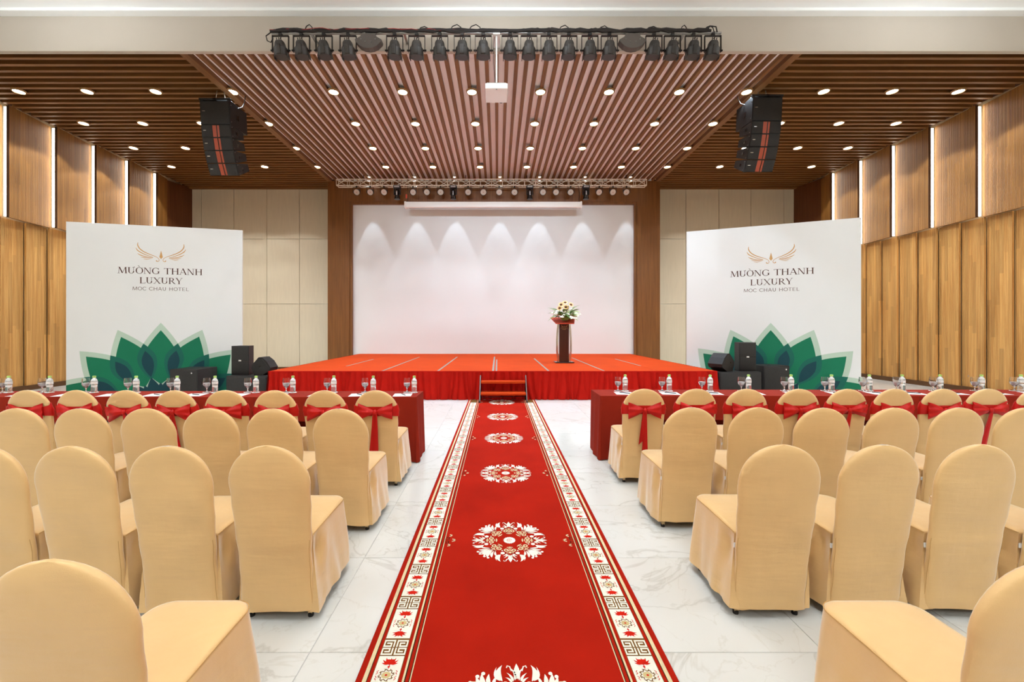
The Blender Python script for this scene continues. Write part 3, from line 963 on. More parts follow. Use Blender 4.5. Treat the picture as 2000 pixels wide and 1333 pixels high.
def wing_mesh(sc, y=0.0):
    m = MB()
    curves = [([(655, 205), (652, 262), (688, 330), (760, 388), (860, 436), (940, 468), (995, 502), (1014, 540), (1000, 566), (975, 566), (965, 548)], [6, 17, 19, 17, 13, 9, 8, 9, 10, 14, 20]),
              ([(620, 312), (650, 362), (720, 412), (800, 450), (905, 482)], [5, 17, 16, 12, 4]),
              ([(648, 422), (700, 455), (780, 480), (915, 490)], [5, 16, 14, 4]),
              ([(700, 488), (760, 503), (850, 502), (915, 496)], [4, 13, 11, 3]),
              ([(745, 528), (800, 534), (860, 520), (905, 506)], [3, 10, 7, 2])]
    for pts, ws in curves:
        fine, fw = [], []
        for i in range(len(pts) - 1):
            p0 = pts[max(i - 1, 0)]; p1 = pts[i]; p2 = pts[i + 1]; p3 = pts[min(i + 2, len(pts) - 1)]
            for t in (0, .25, .5, .75):
                fine.append(tuple(0.5 * ((2 * p1[k]) + (-p0[k] + p2[k]) * t + (2 * p0[k] - 5 * p1[k] + 4 * p2[k] - p3[k]) * t * t + (-p0[k] + 3 * p1[k] - 3 * p2[k] + p3[k]) * t ** 3) for k in (0, 1)))
                fw.append(ws[i] + (ws[i + 1] - ws[i]) * t)
        fine.append(pts[-1]); fw.append(ws[-1])
        for s in (-1, 1):
            tmp = MB()
            stroke(tmp, [((px - 1047) * s * -1 if s > 0 else (px - 1047), 520 - py) for px, py in fine], fw, 0)
            m.add([(vx * sc, y, vy * sc) for vx, vy, _ in tmp.v], tmp.f)
    m.add([(a * sc, y, b * sc) for a, b in ((0, 170), (29, 40), (0, 0), (-29, 40))], [(0, 1, 2, 3)])
    return m

# ------------------------------------------------------------------ banners
def clip(poly, cl):
    """convex polygon clipping (both counter-clockwise)"""
    out = poly
    n = len(cl)
    for i in range(n):
        a, b = cl[i], cl[(i + 1) % n]
        inp, out = out, []
        if not inp: break
        def side(p): return (b[0] - a[0]) * (p[1] - a[1]) - (b[1] - a[1]) * (p[0] - a[0])
        for j in range(len(inp)):
            p, q = inp[j - 1], inp[j]
            sp_, sq = side(p), side(q)
            if (sp_ >= 0) != (sq >= 0):
                t = sp_ / (sp_ - sq)
                out.append((p[0] + (q[0] - p[0]) * t, p[1] + (q[1] - p[1]) * t))
            if sq >= 0: out.append(q)
    return out
def petal(ang, r0, r1, hw, zc=-0.6, n=16):
    ax = (sin(ang), cos(ang)); nx = (cos(ang), -sin(ang))
    right, left = [], []
    for i in range(n + 1):
        t = i / n
        r = r0 + (r1 - r0) * t
        w = hw * (1 - ((t - 0.45) / 0.55) ** 1.45) if t > 0.45 else hw * (1 - ((0.45 - t) / 0.45) ** 2)
        w = max(w, 0)
        right.append((ax[0] * r + nx[0] * w, zc + ax[1] * r + nx[1] * w))
        left.append((ax[0] * r - nx[0] * w, zc + ax[1] * r - nx[1] * w))
    return right + left[::-1][1:-1]
def banner(XA, YA, XB, YB, H, label):
    W = math.hypot(XB - XA, YB - YA)
    b = empty('banner', ((XA + XB) / 2, (YA + YB) / 2, 0), math.atan2(YB - YA, XB - XA))
    tag(b, label, 'banner')
    MB().box(-W / 2, W / 2, 0, 0.05, 0.0, H).build('panel', 'banner_white', b)
    m = MB()
    for x in (-W / 2 + 0.1, 0, W / 2 - 0.1): m.rod((x, 0.08, 0), (x, 0.08, H - 0.05), 0.025)
    m.build('support_frame', 'steel', b, True)
    edge = [(-W / 2, 0.0), (W / 2, 0.0), (W / 2, H), (-W / 2, H)]
    dA = 22.2 * pi / 180
    outer = [petal(k * dA, 0.78, 2.26, 0.475) for k in range(-4, 5)]
    inner = [petal(k * dA, 0.82, 2.085, 0.385) for k in range(-4, 5)]
    u0 = 0.06
    def put(polys, matn, y, nm):
        for p in polys:
            p = clip([(q[0] + u0, q[1]) for q in p], edge)
            if len(p) > 2: MB().add([(q[0], y, q[1]) for q in p], [tuple(range(len(p)))]).build(nm, matn, b)
    put(outer, 'print_pale', -0.001, 'petal_print')
    put(inner, 'print_green', -0.002, 'petal_print')
    ov = [clip(outer[i], outer[i + 1]) for i in range(8)] 
    put([p for p in ov if len(p) > 2], 'print_teal', -0.003, 'overlap_print')
    ov = [clip(inner[i], inner[i + 1]) for i in range(8)]
    put([p for p in ov if len(p) > 2], 'print_overlap', -0.004, 'overlap_print')
    put([petal((k + 0.5) * dA, 0.42, 1.0, 0.15) for k in range(-4, 4)], 'print_overlap', -0.005, 'overlap_print')
    put([petal(k * dA, 0.50, 0.86, 0.10) for k in range(-3, 4)], 'print_overlap', -0.0055, 'overlap_print')
    c = 0.065
    wing_mesh(0.00118, -0.0015).build('emblem', 'print_gold', b, loc=(c, 0, 3.155))
    letter_line(b, 'MƯỜNG THANH', 1.72, 0.145, True, 'print_brown', (c, 0, 2.80))
    letter_line(b, 'LUXURY', 0.87, 0.145, True, 'print_brown', (c, 0, 2.575))
    letter_line(b, 'MOC CHAU HOTEL', 1.15, 0.08, False, 'print_taupe', (c, 0, 2.415))
    return b
banner(-9.68, 9.36, -6.244, 10.197, 3.927, 'tall white banner with green lotus and gold wings left of the stage')
banner(4.872, 10.761, 8.154, 9.36, 4.019, 'tall white banner with green lotus and gold wings right of the stage')

# ------------------------------------------------------------------ loudspeakers on the floor
def subwoofer(x0, x1, y0, dep, h, label, badge_x, handle):
    w = x1 - x0
    e = empty('subwoofer', ((x0 + x1) / 2, y0, 0)); tag(e, label, 'loudspeaker', 'floor loudspeakers')
    MB().rbox(-w / 2, w / 2, 0.012, dep, 0, h, 0.012, 2).build('cabinet', 'black_plastic', e, True)
    MB().rbox(-w / 2 + 0.018, w / 2 - 0.018, 0, 0.03, 0.02, h - 0.02, 0.008, 2).build('grille', 'speaker_grille', e, True)
    MB().rbox(badge_x - 0.014, badge_x + 0.014, -0.004, 0.004, h - 0.10, h - 0.07, 0.003, 1).build('badge', 'badge_silver', e)
    if handle:
        s = handle
        MB().box(*sorted((s * w / 2 + s * 0.002, s * w / 2 - s * 0.01)), dep * 0.18, dep * 0.34, h * 0.42, h * 0.55).build('handle', 'black_gloss', e)
    return e
subwoofer(-7.27, -6.65, 9.24, 0.66, 0.62, 'large black subwoofer in front of the left lotus banner', 0.18, 1)
subwoofer(-5.97, -5.06, 9.16, 0.50, 0.484, 'low wide black subwoofer beside the left end of the stage', 5, None)
subwoofer(4.87, 5.80, 9.16, 0.50, 0.568, 'low wide black subwoofer beside the right end of the stage', 5, None)
subwoofer(6.03, 6.62, 9.45, 0.50, 0.68, 'large black subwoofer in front of the right lotus banner', 0.21, -1)
def box_speaker(x, y, z, w, d, h, label):
    e = empty('loudspeaker', (x, y, z)); tag(e, label, 'loudspeaker', 'floor loudspeakers')
    p = [(-w / 2, 0), (w / 2, 0), (w / 2 - 0.05, d), (-w / 2 + 0.05, d)]
    MB().prism(p, 0, h).build('cabinet', 'black_plastic', e)
    MB().rbox(-w / 2 + 0.01, w / 2 - 0.01, -0.014, 0.004, 0.012, h - 0.012, 0.005, 1).build('grille', 'speaker_grille', e, True)
    MB().box(-w / 2 + 0.012, w / 2 - 0.012, -0.016, -0.012, h * 0.49, h * 0.497).build('seam', 'black_gloss', e)
    MB().rbox(-0.03, 0.03, -0.018, -0.012, h * 0.47, h * 0.52, 0.003, 1).build('badge', 'badge_silver', e)
    return e
box_speaker(-5.775, 9.36, 0.484, 0.39, 0.27, 0.65, 'upright black loudspeaker standing on the left low subwoofer')
box_speaker(5.605, 9.36, 0.568, 0.38, 0.27, 0.645, 'upright black loudspeaker standing on the right low subwoofer')
def monitor(x, y, z, poly, dep, slot, label, rz=0):
    e = empty('stage_monitor', (x, y, z), rz); tag(e, label, 'loudspeaker', 'floor loudspeakers')
    MB().prism_y(poly, 0, dep).build('cabinet', 'black_plastic', e)
    a, b = Vector(slot[0]), Vector(slot[1]); t = (b - a).normalized(); nn = Vector((t.y, -t.x)) * 0.02
    q = [a, b, b + nn, a + nn]
    MB().prism_y([(v.x, v.y) for v in q], -0.006, dep * 0.9).build('grille', 'speaker_grille', e)
    m = MB(); m.lathe([(0.018, 0), (0.018, 0.012)], 12); m.xf(Matrix.Rotation(pi / 2, 4, 'X'))
    m.build('knob', 'black_gloss', e, True, (poly[0][0] * 0.3 + 0.02, 0, sum(p[1] for p in poly) / len(poly)))
    return e
pm = [(-0.15, 0.0), (0.03, 0.0), (0.20, 0.10), (0.215, 0.17), (0.13, 0.31), (0.02, 0.40), (-0.05, 0.40), (-0.19, 0.24), (-0.21, 0.16)]
monitor(-5.28, 9.30, 0.484, [(a * 1.0, b) for a, b in pm], 0.32, ((0.03, 0.375), (0.19, 0.17)), 'black wedge stage monitor on the left low subwoofer')
pm2 = [(-a, b) for a, b in pm][::-1]
monitor(5.13, 9.28, 0.568, [(a * 1.05, b) for a, b in pm2], 0.34, ((-0.19, 0.17), (-0.03, 0.375)), 'black wedge stage monitor on the right low subwoofer', 0.5)

# ------------------------------------------------------------------ hanging line arrays
def line_array(x, ytop, ztop, label, s):
    e = empty('line_array', (x, ytop, ztop)); tag(e, label, 'loudspeaker', 'hanging line arrays')
    W = 0.64
    MB().rbox(-W / 2 - 0.02, W / 2 + 0.02, 0.0, 0.06, 0.02, 0.06, 0.006, 1).rbox(-0.03, 0.03, 0.0, 0.5, 0.02, 0.06, 0.006, 1).rbox(-W / 2, -W / 2 + 0.05, 0, 0.45, 0.0, 0.03, .005, 1).rbox(W / 2 - 0.05, W / 2, 0, 0.45, 0.0, 0.03, .005, 1).build('fly_bar', 'black_plastic', e)
    m = MB()
    for xx in (-0.12, 0.12): MB().rod((xx, 0.2, 0.05), (xx * 0.6, 0.2, ZC - ztop - 0.001), 0.008).build('chain', 'steel', e)
    m = MB(); m.tube([(s * 0.30, 0.3, -0.02), (s * 0.40, 0.33, 0.03), (s * 0.44, 0.34, 0.12), (s * 0.45, 0.36, ZC - ztop - 0.035)], 0.009, 6)
    m.build('cable', 'cable_black', e, True)
    y0, z0 = 0.0, 0.0
    spec = [(0.50, 4, 0.62), (0.262, 9, 0.46), (0.262, 14, 0.46), (0.262, 20, 0.46), (0.262, 26, 0.46)]
    for k, (h, ang, dep) in enumerate(spec):
        t = radians(ang)
        def pt(a, b): return (y0 + b * sin(t) + a * cos(t), z0 - b * cos(t) + a * sin(t))
        ins = 0.0 if k == 0 else 0.05
        prof = [pt(0.012, 0.004), pt(dep, ins + 0.004), pt(dep, h - ins - 0.004), pt(0.012, h - 0.004)]
        bx = MB().prism_x(prof, -W / 2, W / 2).build('cabinet', 'black_plastic', e)
        if k == 0:
            MB().prism_x([pt(0, 0.02), pt(0.02, 0.02), pt(0.02, h - 0.03), pt(0, h - 0.03)], -W / 2 + 0.015, W / 2 - 0.015).build('grille', 'speaker_grille', bx)
            MB().prism_x([pt(-0.003, h - 0.03), pt(0.02, h - 0.03), pt(0.02, h - 0.012), pt(-0.003, h - 0.012)], -W / 2, W / 2).build('lip', 'black_plastic', bx)
        else:
            for a, b in ((-W / 2 + 0.012, -0.075), (0.075, W / 2 - 0.012)):
                MB().prism_x([pt(0, 0.014), pt(0.02, 0.014), pt(0.02, h - 0.014), pt(0, h - 0.014)], a, b).build('grille', 'speaker_grille', bx)
            MB().prism_x([pt(0.004, 0.014), pt(0.02, 0.014), pt(0.02, h - 0.014), pt(0.004, h - 0.014)], -0.072, 0.072).build('horn', 'horn_reflected_red', bx)
            MB().prism_x([pt(0.001, 0.014), pt(0.02, 0.014), pt(0.02, h - 0.014), pt(0.001, h - 0.014)], 0.012, 0.03).build('horn_slot', 'black_gloss', bx)
        zb = h * 0.42
        MB().prism_x([pt(-0.005, zb), pt(0.012, zb), pt(0.012, zb + 0.012), pt(-0.005, zb + 0.012)], -W / 2 + 0.05, -W / 2 + 0.11).build('badge', 'badge_silver', bx)
        for sx in (-1, 1):
            MB().prism_x([pt(dep * 0.38, h * 0.4), pt(dep * 0.52, h * 0.4), pt(dep * 0.52, h * 0.62), pt(dep * 0.38, h * 0.62)], *sorted((sx * W / 2 - sx * 0.005, sx * W / 2 + sx * 0.003))).build('handle', 'black_gloss', bx)
            m = MB()
            for f in (0.15, 0.85):
                c = pt(0.05, h * f)
                m.rod((sx * W / 2 - sx * .005, c[0], c[1]), (sx * W / 2 + sx * 0.008, c[0], c[1]), 0.009, 8)
            m.build('pin', 'steel', bx, True)
        y0, z0 = pt(0, h)
line_array(-6.08, 8.95, 6.42, 'black line array loudspeaker hanging left of the central ceiling', 1)
line_array(5.80, 8.95, 6.50, 'black line array loudspeaker hanging right of the central ceiling', -1)

# ------------------------------------------------------------------ lighting bar on the bulkhead
DB = 7.12
zb = 1.55 + 575 / F * DB
bar = empty('lighting_bar', (0, DB, zb)); tag(bar, 'long steel lighting bar with bundled cables along the cream beam', 'lighting bar')
bx0, bx1 = (530 - XV) / F * DB, (1408 - XV) / F * DB
MB().rod((bx0, 0, 0), (bx1, 0, 0), 0.022, 10).build('pipe', 'steel', bar, True)
for x in (-3.2, -1.6, 0.0, 1.6, 3.2): MB().box(x - 0.02, x + 0.02, 0.0, D_BEAM - DB - 0.002, 0.0, 0.035).build('bracket', 'steel', bar)
rnd = random.Random(4)
for k in range(3):
    pts = []; x = bx0 + 0.05 * k
    while x < bx1 - 0.15:
        pts.append((x, -0.03 + rnd.uniform(-.015, .015), 0.022 + rnd.uniform(-0.016, 0.024))); x += 0.12
    MB().tube(pts, 0.024, 6).build('cable_bundle', 'cable_black', bar, True)
pts = []; x = bx0
while x < bx0 + 3.2:
    pts.append((x, -0.05 + rnd.uniform(-.01, .01), 0.03 + rnd.uniform(-0.02, 0.02))); x += 0.15
MB().tube(pts, 0.006, 6).build('wire', 'wire_red', bar, True)
for px in (606, 830, 893, 930, 1103, 1180, 1275, 1335, 1385):
    x = (px - XV) / F * DB
    w_ = rnd.uniform(0.06, 0.14); h_ = rnd.uniform(0.05, 0.11)
    MB().tube([(x - w_, -0.03, 0.02), (x - w_ * .6, -0.035, 0.02 + h_ * .7), (x, -0.035, 0.02 + h_), (x + w_ * .5, -0.03, 0.02 + h_ * .6), (x + w_ * .7, -0.03, 0.0)], 0.008, 6).build('cable_loop', 'cable_black', bar, True)
MB().tube([(bx1 - 0.5, -0.03, 0.03), (bx1 - 0.3, -0.03, 0.05), (bx1 - 0.18, -0.03, 0.10), (bx1 - 0.1, -0.03, 0.09), (bx1 - 0.08, -0.03, 0.0)], 0.010, 6).build('cable_loop', 'cable_black', bar, True)
MB().tube([(bx0, -0.02, 0.0), (bx0 - .08, -0.02, -0.06), (bx0 - 0.06, -0.02, -.14), (bx0 + 0.0, -.02, -.17), (bx0 + .04, -.02, -.1)], 0.009, 6).build('cable_loop', 'cable_black', bar, True)

def loop_xy(rx, ry, z, n=20, p=0.75):
    out = []
    for i in range(n):
        a = 2 * pi * i / n
        c, s_ = cos(a), sin(a)
        out.append((rx * (abs(c) ** p) * (1 if c >= 0 else -1), ry * (abs(s_) ** p) * (1 if s_ >= 0 else -1), z))
    return out
par_body = MB().loft([loop_xy(*t) for t in ((0.108, 0.108, -0.16), (0.112, 0.112, -0.15), (0.112, 0.112, -0.03), (0.104, 0.104, -0.02), (0.085, 0.085, 0.015), (0.080, 0.080, 0.06), (0.066, 0.066, 0.092), (0.04, 0.04, 0.10))]).mesh('body', 'lamp_black', True, 35)
par_rib = MB().rbox(-0.04, 0.04, -0.125, -0.06, -0.15, 0.01, 0.01, 2).rbox(-0.118, -0.106, -0.05, 0.05, -0.20, -0.12, 0.004, 1).rbox(0.106, 0.118, -0.05, 0.05, -0.20, -0.12, 0.004, 1).mesh('rib', 'lamp_black', True)
par_yoke = MB().box(-0.142, -0.134, -0.02, 0.02, -0.08, 0.20).box(0.134, 0.142, -0.02, 0.02, -0.08, 0.20).box(-0.142, 0.142, -0.02, 0.02, 0.193, 0.201).rod((-0.165, 0, -0.05), (-0.11, 0, -0.05), 0.016).rod((0.11, 0, -0.05), (0.165, 0, -0.05), 0.016).mesh('yoke', 'dark_steel')
par_clamp = MB().rbox(-0.03, 0.03, -0.03, 0.03, 0.195, 0.245, 0.008, 1).mesh('clamp', 'black_plastic')
par_plug = MB()
for x in (-0.035, 0.0, 0.035): par_plug.rod((x, -0.02, 0.085), (x, -0.02, 0.15), 0.008)
par_plug = par_plug.mesh('plug', 'cable_black')
par_cable = MB().tube([(0, -0.02, 0.14), (0.03, -0.03, 0.165), (0.07, -0.03, 0.17), (0.10, -0.02, 0.19)], 0.007, 6).mesh('cable', 'cable_black', True)
par_x = [548, 589, 633, 680, 771, 814, 859, 903, 944, 996, 1033, 1072, 1111, 1152, 1190, 1277, 1313, 1354, 1392]
for i, px in enumerate(par_x):
    e = empty('spotlight', ((px - XV) / F * DB, DB, zb - 0.245))
    tag(e, 'black stage spotlight on the front lighting bar, %s from left' % ORD[i], 'spotlight', 'spotlights on the front bar')
    tilt = 0.10 if i < 4 else (-0.10 if i > 14 else random.uniform(-.04, .04))
    for nm, me in (('body', par_body), ('rib', par_rib), ('plug', par_plug)):
        o = link(nm, me, e); o.rotation_euler = (0.12, -tilt, 0)
    link('yoke', par_yoke, e); link('clamp', par_clamp, e); link('cable', par_cable, e)
    if i in (1, 5, 9, 13, 17):
        wl = bpy.data.lights.new('beam', 'SPOT'); wl.energy = P_WASH; wl.color = COOL; wl.spot_size = radians(44); wl.spot_blend = 0.6; wl.shadow_soft_size = 0.09
        wo = bpy.data.objects.new('beam', wl); COL.objects.link(wo); wo.parent = e; wo.location = (0, 0.05, -0.19)
        tgt = Vector((-0.15 + (e.location.x + 0.15) * 0.9, D_SCREEN, 4.3)) - e.location
        wo.rotation_euler = tgt.to_track_quat('-Z', 'Y').to_euler()
fan_poly = [(-0.105, 0.0), (0.105, 0.0)] + [(0.225 * cos(a) * 1.0 if False else 0.232 * sin(a), -0.03 - 0.235 * (0.55 + 0.45 * cos(a * 1.55))) for a in [1.45, 1.25, 1.0, 0.75, 0.5, 0.25, 0, -0.25, -0.5, -0.75, -1.0, -1.25, -1.45]]
fan_poly = [(0.12, 0.0), (-0.12, 0.0), (-0.13, -0.05), (-0.225, -0.105), (-0.215, -0.14), (-0.15, -0.205), (-0.08, -0.24), (0, -0.252), (0.08, -0.24), (0.15, -0.205), (0.215, -0.14), (0.225, -0.105), (0.13, -0.05)]
fan_me = MB().prism_y(fan_poly, -0.06, 0.06).mesh('housing', 'fan_panel')
fan_br = MB().rbox(-0.06, 0.06, -0.03, 0.03, -0.005, 0.06, 0.01, 1).mesh('bracket', 'black_plastic')
fan_sc = MB()
for a, b in ((-0.12, -0.1), (0.12, -0.1), (-0.05, -0.14), (0.05, -0.14)): fan_sc.rod((a, -0.066, b), (a, -0.058, b), 0.008)
fan_sc = fan_sc.mesh('screw', 'steel')
for i, px in enumerate((721, 1234)):
    e = empty('effect_light', ((px - XV) / F * DB, DB, zb - 0.04))
    tag(e, 'grey fan-shaped effect light on the front lighting bar, %s one' % ('left' if i == 0 else 'right'), 'stage light', 'fan-shaped effect lights')
    link('housing', fan_me, e); link('bracket', fan_br, e); link('screw', fan_sc, e)

# projector hanging from the beam
pj = empty('projector', (-0.02, 7.0, 5.56)); tag(pj, 'white projector hanging on a pole from the cream beam', 'projector')
MB().rbox(-0.19, 0.19, 0.0, 0.45, 0.0, 0.095, 0.015, 3).build('body', 'projector_white', pj, True)
MB().rbox(-0.165, 0.165, 0.02, 0.30, 0.095, 0.115, 0.005, 1).build('mount_plate', 'projector_grey', pj)
MB().rod((0, 0.1, 0.11), (0, 0.1, 0.955), 0.016, 12).build('pole', 'projector_white', pj, True)
MB().rbox(-0.06, 0.06, 0.04, 0.397, 0.945, 0.972, 0.004, 1).build('bracket', 'projector_white', pj)
MB().tube([(-0.03, 0.1, 0.94), (-0.05, 0.08, 0.8), (-0.055, 0.08, 0.5), (-0.03, 0.09, 0.25), (-0.02, 0.1, 0.11)], 0.004, 6).build('cable', 'cable_black', pj, True)
MB().box(-0.012, 0.012, 0.012, 0.03, -0.004, 0.001).build('sensor', 'black_gloss', pj)
m = MB(); m.lathe([(0.045, 0), (0.045, 0.03), (0.035, 0.03)], 16); m.xf(Matrix.Rotation(-pi / 2, 4, 'X'))
m.build('lens', 'black_gloss', pj, True, (0.08, 0.44, 0.048))

# ------------------------------------------------------------------ truss and lights at the stage front
DT = 14.2
tz0, tz1 = 6.39, 6.60
tx0_, tx1_ = -5.49, 5.07
tr = empty('truss', (0, DT, tz0)); tag(tr, 'pale metal lighting truss spanning above the white stage wall', 'truss')
hh, dd = tz1 - tz0, 0.20
for y, z in ((0, 0), (0, hh), (dd, 0), (dd, hh)):
    MB().rod((tx0_, y, z), (tx1_, y, z), 0.016, 8).build('chord', 'truss_metal', tr, True)
ns = 28
bay = (tx1_ - tx0_) / ns
br_v = MB().rod((0, 0, 0), (0, 0, hh), 0.011, 6).rod((0, dd, 0), (0, dd, hh), 0.011, 6).rod((0, 0, 0), (0, dd, 0), 0.009, 6).rod((0, 0, hh), (0, dd, hh), 0.009, 6).mesh('strut', 'truss_metal', True)
br_a = MB().rod((0, 0, 0), (bay, 0, hh), 0.010, 6).rod((0, dd, hh), (bay, dd, 0), 0.010, 6).rod((0, 0, 0), (bay, dd, 0), 0.008, 6).mesh('diagonal', 'truss_metal', True)
br_b = MB().rod((0, 0, hh), (bay, 0, 0), 0.010, 6).rod((0, dd, 0), (bay, dd, hh), 0.010, 6).rod((0, dd, 0), (bay, 0, 0), 0.008, 6).mesh('diagonal', 'truss_metal', True)
for k in range(ns + 1): link('strut', br_v, tr, (tx0_ + k * bay, 0, 0))
for k in range(ns): link('diagonal', br_a if k % 2 == 0 else br_b, tr, (tx0_ + k * bay, 0, 0))
for x in (-4.6, -3.1, -1.1, 1.0, 2.9, 4.4): MB().rod((x, dd / 2, hh), (x, dd / 2, ZC - tz0 + 0.02), 0.012).build('hanger', 'dark_steel', tr)

lb = MB(); lb.lathe([(0.06, 0.20), (0.085, 0.17), (0.105, 0.06), (0.11, 0.0), (0.098, 0.0), (0.098, 0.012)], 18, cap1=False)
R_led = Matrix.Rotation(radians(-62), 4, 'X')
lb.xf(R_led); led_body = lb.mesh('body', 'black_plastic', True)
ll = MB(); ll.lathe([(0.0001, 0.006), (0.098, 0.010), (0.098, 0.014), (0.0001, 0.014)], 18); ll.xf(R_led); led_lens = ll.mesh('lens', 'par_lens', True)
lc = MB(); lc.lathe([(0.0001, 0.0), (0.014, 0.004)], 8); lc.xf(R_led); led_dot = lc.mesh('lens_centre', 'horn_reflected_red')
led_yoke = MB().box(-0.125, -0.118, -0.015, 0.015, -0.02, 0.16).box(0.118, 0.125, -0.015, 0.015, -0.02, 0.16).box(-0.125, 0.125, -0.015, 0.015, 0.155, 0.162).box(-0.02, 0.02, -0.02, 0.02, 0.16, 0.225).mesh('yoke', 'dark_steel')
led_px = [695.5, 722, 749, 806, 833, 860, 914, 944, 975, 1005, 1061, 1086.5, 1115, 1171, 1198, 1224.5]
for i, px in enumerate(led_px):
    e = empty('stage_lamp', ((px - XV) / F * DT, DT + 0.05, 6.17))
    tag(e, 'small round black stage lamp under the stage truss, %s from left' % ORD[i], 'stage light', 'round lamps under the truss')
    link('body', led_body, e); l_ = link('lens', led_lens, e); link('lens_centre', led_dot, l_); link('yoke', led_yoke, e)
mv_base = MB().rbox(-0.12, 0.12, -0.09, 0.09, 0.36, 0.46, 0.015, 2).mesh('base', 'black_plastic', True)
mv_panel = MB().box(-0.085, 0.085, -0.094, -0.088, 0.385, 0.435).mesh('display', 'projector_grey')
mv_arm = MB().rbox(-0.015, 0.015, -0.04, 0.04, 0.15, 0.37, 0.01, 1).mesh('arm', 'black_plastic', True)
mv_head = MB().lathe([(0.05, 0.33), (0.075, 0.30), (0.08, 0.12), (0.095, 0.06), (0.10, 0.0), (0.085, 0.0)], 16).mesh('head', 'black_gloss', True)
mv_strip = MB().box(-0.012, 0.012, -0.086, -0.078, 0.13, 0.26).mesh('strip', 'badge_silver')
for i, px in enumerate((775, 885, 1035, 1145)):
    e = empty('moving_head', ((px - XV) / F * DT, DT + 0.06, 5.93))
    tag(e, 'black moving head stage light under the stage truss, %s from left' % ORD[i], 'stage light', 'moving heads under the truss')
    link('base', mv_base, e); link('display', mv_panel, e); link('arm', mv_arm, e, (-0.1, 0, 0)); link('arm', mv_arm, e, (0.1, 0, 0)); h_ = link('head', mv_head, e); link('strip', mv_strip, h_)

# rolled-up projection screen housing
sh = empty('screen_housing', (0, 14.06, 5.60)); tag(sh, 'white roller screen housing hanging below the truss', 'projection screen')
MB().rbox(-3.10, 2.80, 0.0, 0.2, 0.0, 0.20, 0.03, 3).build('case', 'housing_white', sh, True)
for x in (-3.12, 2.82): MB().rbox(x - 0.03, x + 0.03, -0.01, 0.21, -0.01, 0.21, 0.02, 2).build('end_cap', 'housing_white', sh, True)
MB().rod((-3.0, 0.1, -0.005), (2.7, 0.1, -0.005), 0.015).build('bottom_rail', 'projector_grey', sh, True)
for x in (-3.05, 2.75): MB().tube([(x, 0.1, 0.2), (x + .02, 0.08, 0.5), (x - .01, 0.14, 0.77)], 0.007, 6).build('hanging_cord', 'cable_black', sh, True)
MB().rbox(-3.10, -3.05, -0.02, 0.02, 0.30, 0.44, 0.01, 1).build('connector', 'lectern_red', sh)

# ------------------------------------------------------------------ lectern with flowers
lt = empty('lectern', (1.765, 11.1, STZ)); tag(lt, 'slim dark wooden lectern with chrome rods and orange sloping top', 'lectern')
MB().rbox(-0.25, 0.25, -0.14, 0.20, 0.003, 0.028, 0.006, 1).build('base_plate', 'black_gloss', lt)
MB().rbox(-0.125, 0.125, -0.04, 0.10, 0.028, 1.05, 0.006, 1).build('column', 'lectern_wood', lt)
for s in (-1, 1):
    for yy in (-0.06, 0.12):
        MB().tube([(s * 0.155, yy, 0.028), (s * 0.182, yy, 0.32), (s * 0.182, yy, 0.62), (s * 0.165, yy, 0.9), (s * 0.15, yy, 1.04)], 0.013, 10).build('rod', 'chrome', lt, True)
m = MB(); m.prism_x([(-0.18, 1.035), (0.22, 1.10), (0.22, 1.16), (-0.18, 1.06)], -0.24, 0.24)
m.build('top', 'lectern_wood', lt)
m = MB(); m.add([(-0.24, -0.185, 1.03), (0.24, -0.185, 1.03), (0.33, 0.235, 1.19), (-0.33, 0.235, 1.19), (-0.24, -0.185, 1.055), (0.24, -0.185, 1.055), (0.33, 0.235, 1.215), (-0.33, 0.235, 1.215)],
               [(0, 3, 2, 1), (4, 5, 6, 7), (0, 1, 5, 4), (1, 2, 6, 5), (2, 3, 7, 6), (3, 0, 4, 7)])
m.build('reading_shelf', 'lectern_red', lt)
wing_mesh(0.00020, -0.002).build('emblem', 'print_gold', lt, loc=(0, -0.041, 0.955))
text_mesh('MƯỜNG THANH', 0.19, 0.02, True, -0.002).build('lettering', 'print_gold', lt, loc=(0, -0.041, 0.915))['kind'] = 'stuff'
text_mesh('LUXURY', 0.10, 0.02, True, -0.002).build('lettering', 'print_gold', lt, loc=(0, -0.041, 0.882))['kind'] = 'stuff'

fw = empty('flower_arrangement', (1.775, 10.96, STZ + 1.06)); fw.scale = (1.28, 1.1, 1.15); tag(fw, 'wide arrangement of small sunflowers and white blossoms on the lectern', 'flowers')
MB().lathe([(0.06, 0.0), (0.10, 0.05), (0.09, 0.10), (0.07, 0.11)], 14).build('bowl', 'leaf_green', fw, True, (0, 0.05, 0.06))
rnd = random.Random(11)
def leaf3(L, w):
    m = MB()
    def fn(u, v):
        t = v; h = w * sin(pi * min(1, t ** 0.8))
        return ((u - .5) * 2 * h, L * t, 0.12 * L * sin(pi * t) - 0.18 * L * t * t + abs(u - .5) * h * 0.6)
    m.grid(fn, 2, 6)
    return m
leaf_mes = [leaf3(0.30, 0.022).mesh('leaf', 'leaf_green', True), leaf3(0.26, 0.03).mesh('leaf', 'leaf_pale', True), leaf3(0.20, 0.035).mesh('leaf', 'leaf_green', True)]
for k in range(62):
    a = rnd.uniform(0, 2 * pi); el = rnd.uniform(-0.35, 1.0)
    o = link('leaf', leaf_mes[k % 3], fw, (0.10 * cos(a), 0.05 + 0.06 * sin(a), 0.14 + 0.06 * max(0, el)))
    o.rotation_euler = (el, rnd.uniform(-.5, .5), a - pi / 2)
    sc_ = rnd.uniform(0.75, 1.12); o.scale = (1, sc_, sc_)
bl = MB()
for k in range(7):
    a = 2 * pi * k / 7
    bl.ball((0.018 * cos(a), 0.018 * sin(a), 0), 0.016, 8, 0.7)
bl.ball((0, 0, 0.01), 0.014, 8)
